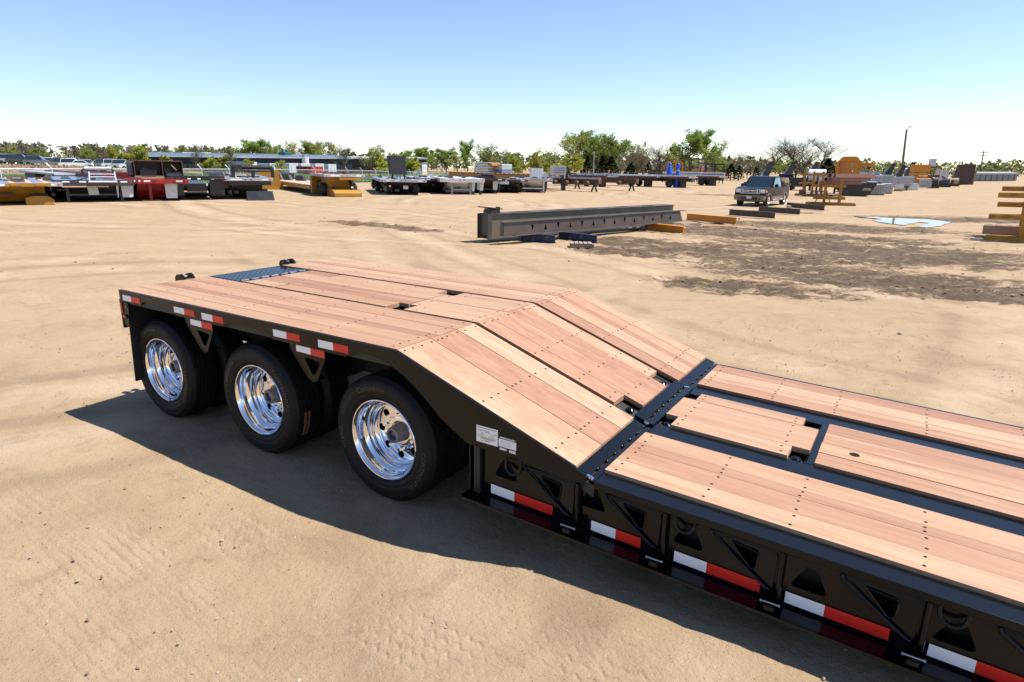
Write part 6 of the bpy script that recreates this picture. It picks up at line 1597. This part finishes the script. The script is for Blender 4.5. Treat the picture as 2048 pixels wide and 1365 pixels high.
# ------------------------------------------------------------------ sheds, house
def wall_mat(name, c):
    m = NT(name); v = m.coords('Object'); x, y, z = m.sep(v)
    n = m.noise(v, .5, 4)
    k = (n - .5) * .3 + 1
    m.link(m.mix(1.0, c, m.comb(k, k, k), 'MULTIPLY'), m.b.inputs['Base Color']); m.b.inputs['Roughness'].default_value = .6
    rib = ((x + y) * (6.2832 / .3))._m('SINE'); m.bump(rib, .5, .04)
    return m.mat
SHEDK = wall_mat('black_ribbed_cladding', (.016, .016, .018)); SHEDB = wall_mat('brown_ribbed_cladding', (.040, .024, .018)); ROOFB = pm('blue_grey_metal_roof', (.13, .17, .21), .45, .4, var=.15, scale=.4); ROOFG = pm('pale_grey_metal_roof', (.48, .48, .48), .5, .3, var=.1)
def shed(name, label, a, b, depth, h, wm_, rm_, rise, panels, doors=()):
    an = math.atan2(b[1] - a[1], b[0] - a[0]); L = math.hypot(b[0] - a[0], b[1] - a[1])
    z0 = min(field_z(*a), field_z(*b)) + .1
    r_ = empty(name, (a[0], a[1], z0), an, label, 'building')
    MB().box(0, L, 0, depth, 0, h).build('wall', wm_, r_)
    rf = MB(); rf.prism([(-.4, h), (depth / 2, h + rise), (depth + .4, h), (depth + .4, h + .18), (depth / 2, h + rise + .2), (-.4, h + .18)], -.4, L + .4, lambda p, q, d: (d, p, q)); rf.build('roof', rm_, r_)
    MB().box(-.3, L + .3, -.46, -.405, h - .15, h + .18).build('eaves_trim', ALUW, r_)
    for k in range(panels):
        MB().box(L * (k + .5) / panels - .06, L * (k + .5) / panels + .06, -.05, -.001, 0, h).build('wall_joint', YBLACK, r_)
    for (dx, dw, dh, mm) in doors: MB().box(dx, dx + dw, -.08, -.001, .1, dh).build('door', mm, r_)
    return r_
shed('warehouse', 'long low black warehouse with blue-grey metal roof behind the white semi-trailers', (-132.10, 73.49), (-114.47, 113.95), 26, 3.4, SHEDK, ROOFB, .9, 9, [(12, 1.2, 2.4, DKGREY)])
shed('warehouse', 'brown ribbed warehouse with thin pale roof edge right of the black one', (-123.03, 110.57), (-106.33, 132.38), 22, 3.9, SHEDB, ALUW, .5, 6, [(24, 1.6, 2.6, WHITE)])
shed('storage_shed', 'small grey shed with pale roof above the black warehouse', (-177.34, 109.05), (-173.64, 114.90), 10, 3.2, wall_mat('grey_cladding', (.12, .11, .10)), ROOFG, 1.5, 2)
shed('house', 'tan low-roofed house half hidden behind the yellow frames', (-60.09, 175.10), (-45.47, 181.95), 9, 2.0, pm('beige_siding', (.34, .30, .25), .8), pm('brown_shingle_roof', (.15, .12, .10), .9, var=.25, scale=2), 1.5, 2, [(5, 1.0, 1.9, BROWN), (9, 1.6, 1.6, GLASS)])
shed('long_shed', 'long pale grey open shed along the far end of the yard', (15.26, 196.81), (24.76, 202.18), 8, 1.7, pm('grey_corrugated', (.22, .24, .25), .5, .3), pm('dull_grey_roof', (.26, .26, .26), .6), .3, 8)
rv = thing('roof_ventilator', 'pair of pale ventilator hoods on the black warehouse roof end', 'ventilator', (-120.63, 104.17), 0, [('hood', ALUW, [('t', (-1.2, 0, -.5), (-1.2, 0, .9), .55, 12), ('t', (-1.2, 0, .8), (-.7, -.7, 1.1), .6, 12)], {'kind': 'stuff'}), ('hood', ALUW, [('t', (.6, 0, -.5), (.6, 0, 1.1), .55, 12)]), ('drum', WHITE, [('t', (2.6, -1.5, -1.5), (2.6, -1.5, .4), .8, 14)], {'smooth': True})], z=3.3)
thing('roof_machine', 'dark teal machine standing above the black warehouse roof', 'machine', (-127.76, 104.96), 0, [('body', TEAL, [('b', -1.4, 1.0, -1, 1, 0, 1.5)], {'bevel': .1}), ('stack', TEAL, [('t', (-1, 0, 1.5), (-1, 0, 2.4), .25), ('t', (.4, 0, 1.5), (.4, 0, 2.1), .3)], {'kind': 'stuff'})], z=3.4)
# white semi-trailers
for k, (lab, xy_, L_, c_) in enumerate((('white semi-trailer with yellow lettering panel at the row start', (-114.84, 85.67), 11, WHITE), ('bluish white semi-trailer second from the yellow-marked one', (-113.71, 90.48), 10, pm('bluish_white_panel', (.52, .58, .66), .4)), ('white semi-trailer with twin doors in the middle of the row', (-111.27, 93.53), 6, WHITE), ('pale semi-trailer beside the red containers', (-110.42, 96.10), 6, pm('pale_panel', (.60, .63, .68), .4)), ('grey white semi-trailer behind the red containers', (-109.97, 99.67), 9, pm('grey_white_panel', (.50, .52, .55), .45)), ('long dull white semi-trailer at the row end', (-110.37, 103.72), 10, pm('dull_white_panel', (.48, .48, .50), .5)))):
    rz_ = 2.6364 + .5
    thing('semi_trailer', lab, 'semi-trailer', xy_, rz_, [('body', c_, [('b', 0, L_, -1.25, 1.25, 1.0, 3.0)], {'bevel': .04}), ('rear_doors', WHITE, [('b', -.04, 0, -1.2, 1.2, 1.05, 2.95)]), ('door_bar', GALV, [('b', -.07, -.041, y_, y_ + .05, 1.05, 2.95) for y_ in (-.6, .55)], {'kind': 'stuff'}), ('underframe', YBLACK, [('b', .2, L_, -.5, .5, .7, 1.08)]), ('marking', YEL if k == 0 else ALUW, [('b', -.062, -.041, -.1 if k else -.6, .1 if k else .6, 2.6, 2.8)]),
        *[q for s in (-1, 1) for q in wheel_parts(1.4, s * 1.0, .5, .3, DKGREY, 12)]], z=field_z(*xy_) - terrain(*xy_) - .8)
for lab, xy_, c_ in (('red open container beside the dull red one', (-99.51, 88.86), pm('red_container', (.32, .03, .02), .5)), ('dull maroon container left of the red one', (-101.28, 88.33), MAROON)):
    thing('waste_container', lab, 'container', xy_, 2.6364 + .5 - math.pi / 2, [('body', c_, [('b', -1.6, 1.6, -1, 1, .2, 1.7)], {'bevel': .03}), ('rib', c_, [('b', x_, x_ + .1, -1.06, -1.0, .2, 1.7) for x_ in (-1.5, -.7, .1, .9)], {'kind': 'stuff'}), ('skid', YBLACK, [('b', -1.5, 1.5, -.8, .8, 0, .2)])], z=field_z(*xy_) - terrain(*xy_))
thing('guard_hut', 'small white hut at the end of the brown warehouse', 'hut', (-96.83, 119.46), 0, [('wall', WHITE, [('b', -.9, .9, -.9, .9, 0, 2.6)]), ('window', GLASS, [('b', -.5, -.1, -.92, -.9, 1.5, 2.0), ('b', .2, .6, -.92, -.9, 1.5, 2.0)], {'kind': 'stuff'}), ('roof', ALUW, [('b', -1.05, 1.05, -1.05, 1.05, 2.6, 2.72)])], z=.2)
# poles
def power_pole(label, xy, H_):
    r_ = empty('power_pole', (xy[0], xy[1], terrain(*xy)), YAW * -1, label, 'pole')
    MB().path([(0, 0, -.2), (0, 0, H_)], [.2, .13], 8).build('pole_shaft', BARK, r_, True)
    for zz in (H_ - .5, H_ - 1.4): MB().box(-1.2, 1.2, -.08, .08, zz, zz + .16).build('cross_arm', BARK, r_)
    for x_ in (-1.1, 0, 1.1): MB().tube((x_, 0, H_ - .34), (x_, 0, H_ - .05), .07, 6).build('insulator', CONC, r_)
power_pole('power pole with double cross-arms standing over the brown warehouse', (-172.78, 185.65), 9.5)
power_pole('power pole with double cross-arms beyond the end of the brown warehouse', (-136.57, 177.37), 7.5)
power_pole('power pole on the far side of the yard beyond the long shed', (18.38, 226.70), 8.0)
power_pole('power pole among green trees above the semi-trailers', (-171.30, 158.60), 9.5)
def lamp_post(label, xy, H_):
    r_ = empty('lamp_post', (xy[0], xy[1], field_z(*xy)), 0, label, 'lamp post')
    MB().path([(0, 0, -.2), (0, 0, H_)], [.14, .09], 8).build('lamp_column', DKGREY, r_, True)
    MB().box(-.55, .55, -.25, .25, H_, H_ + .3).build('lamp_head', DKGREY, r_, bevel=.05)
lamp_post('lamp post at the edge of the car park beside the grey van', (-167.69, 60.28), 5.0)
lamp_post('lamp post over the yellow bush in the car park', (-171.82, 63.52), 4.6)
lamp_post('lamp post over the blue cars in the car park', (-170.80, 66.20), 5.2)
lamp_post('lamp post by the dark conifer near the car park', (-168.78, 71.14), 4.6)
r_ = empty('light_pole', (-53.58, 123.63, terrain(-53.58, 123.63)), 0, 'slim grey light pole before the dark cedars', 'pole')
MB().path([(0, 0, -.2), (0, 0, 5.4)], [.10, .06], 8).build('pole_shaft', GALV, r_, True); MB().box(-.35, .05, -.1, .1, 5.4, 5.55).build('lamp_head', GALV, r_)

# ------------------------------------------------------------------ car park
asph = MB()
PA, PB = Vector((-135.82, 45.41)), Vector((-115.54, 66.21))
dv = (PB - PA).normalized(); nv = Vector((-dv.y, dv.x)); nv = nv if nv.dot(PA - Vector((CAM.x, CAM.y))) > 0 else -nv
def carpk(px, py): return field_z(px, py) + .08
LP_ = (PB - PA).length; nn_ = 30
for i in range(nn_ + 1):
    for j in range(7):
        p = PA + dv * (LP_ * i / nn_) + nv * (j * 7.0); asph.v.append((p.x, p.y, carpk(p.x, p.y)))
for i in range(nn_):
    for j in range(6): asph.f.append((i * 7 + j, i * 7 + j + 1, (i + 1) * 7 + j + 1, (i + 1) * 7 + j))
ao = asph.build('car_park', pm('asphalt', (.055, .055, .055), .9, var=.2, scale=.8), None, 80); ao['kind'] = 'structure'
CARC = {'white': (.70, .71, .73), 'silver': (.42, .44, .46), 'black': (.012, .012, .014), 'red': (.30, .012, .014), 'blue': (.02, .08, .30), 'grey': (.12, .13, .14)}
CARM = {k: pm('car_paint_' + k, c, .22, .2, var=.04, coat=1) for k, c in CARC.items()}
def car_proto(suv):
    W_ = .88; Hh = 1.75 if suv else 1.45
    body = [(-2.2, .35), (2.2, .35), (2.25, .65), (2.1, .85), (1.0, .98), (-2.0, 1.0), (-2.25, .8)]
    cab = [(-1.9 if suv else -1.5, .98), (1.0, .96), (.35, Hh), (-1.1 if not suv else -1.75, Hh)]
    mb = MB().prism(body, -W_, W_, XZ)
    tp = lambda a, b, d: (a, d * (1 - max(0, b - 1) * .25), b)
    gl = MB().prism([(-1.8 if suv else -1.35, 1.02), (.85, 1.0), (.32, Hh - .08), (-1.0 if not suv else -1.65, Hh - .08)], -W_ - .004, W_ + .004, tp)
    return mb.mesh('body'), MB().prism(cab, -W_ + .03, W_ - .03, tp).mesh('cabin'), gl.mesh('windows')
CP = [car_proto(False), car_proto(True)]
for t_ in CP: t_[2].materials.append(GLASS)
wm2 = MB()
for x_ in (-1.4, 1.4):
    pass
whl = MB().lathe([(.0, -.1), (.2, -.1), (.33, -.08), (.33, .08), (.2, .1), (0, .1)], 12, lambda a, b, d: (a, d, b)).mesh('wheel', True); whl.materials.append(YRUB)
def car(colour, suv, xy, rz, label, group):
    r_ = empty('parked_car', (xy[0], xy[1], carpk(*xy)), rz, label, 'car', group)
    bm_, cm_, gm_ = CP[suv]
    for nm, m_ in (('body', bm_), ('cabin', cm_)):
        o = bpy.data.objects.new(nm, m_.copy()); o.data.materials.clear(); o.data.materials.append(CARM[colour]); o.parent = r_; col.objects.link(o)
    o = bpy.data.objects.new('windows', gm_); o.parent = r_; col.objects.link(o)
    for x_ in (-1.4, 1.4):
        for y_ in (-.82, .82):
            o = bpy.data.objects.new('wheel', whl); o.location = (x_, y_, .33); o.parent = r_; col.objects.link(o)
crg = random.Random(9)
for row in range(3):
    for i in range(15):
        if crg.random() < (.28 if row else .18): continue
        p = PA + dv * (4 + i * (LP_ - 8) / 15) + nv * (3.0 + row * 15.0)
        c_ = crg.choices(list(CARC), (6, 4, 2, 2, 2, 2))[0]; sv = crg.random() < .5
        car(c_, sv, (p.x, p.y), math.atan2(dv.y, dv.x) + crg.choice((0, math.pi)) + crg.uniform(-.15, .15) + (.5 if row else .2), '%s %s parked in the car park on the rise' % (c_, 'sport utility car' if sv else 'saloon car'), '%s %s in the car park' % (c_, 'sport utility cars' if sv else 'saloon cars'))
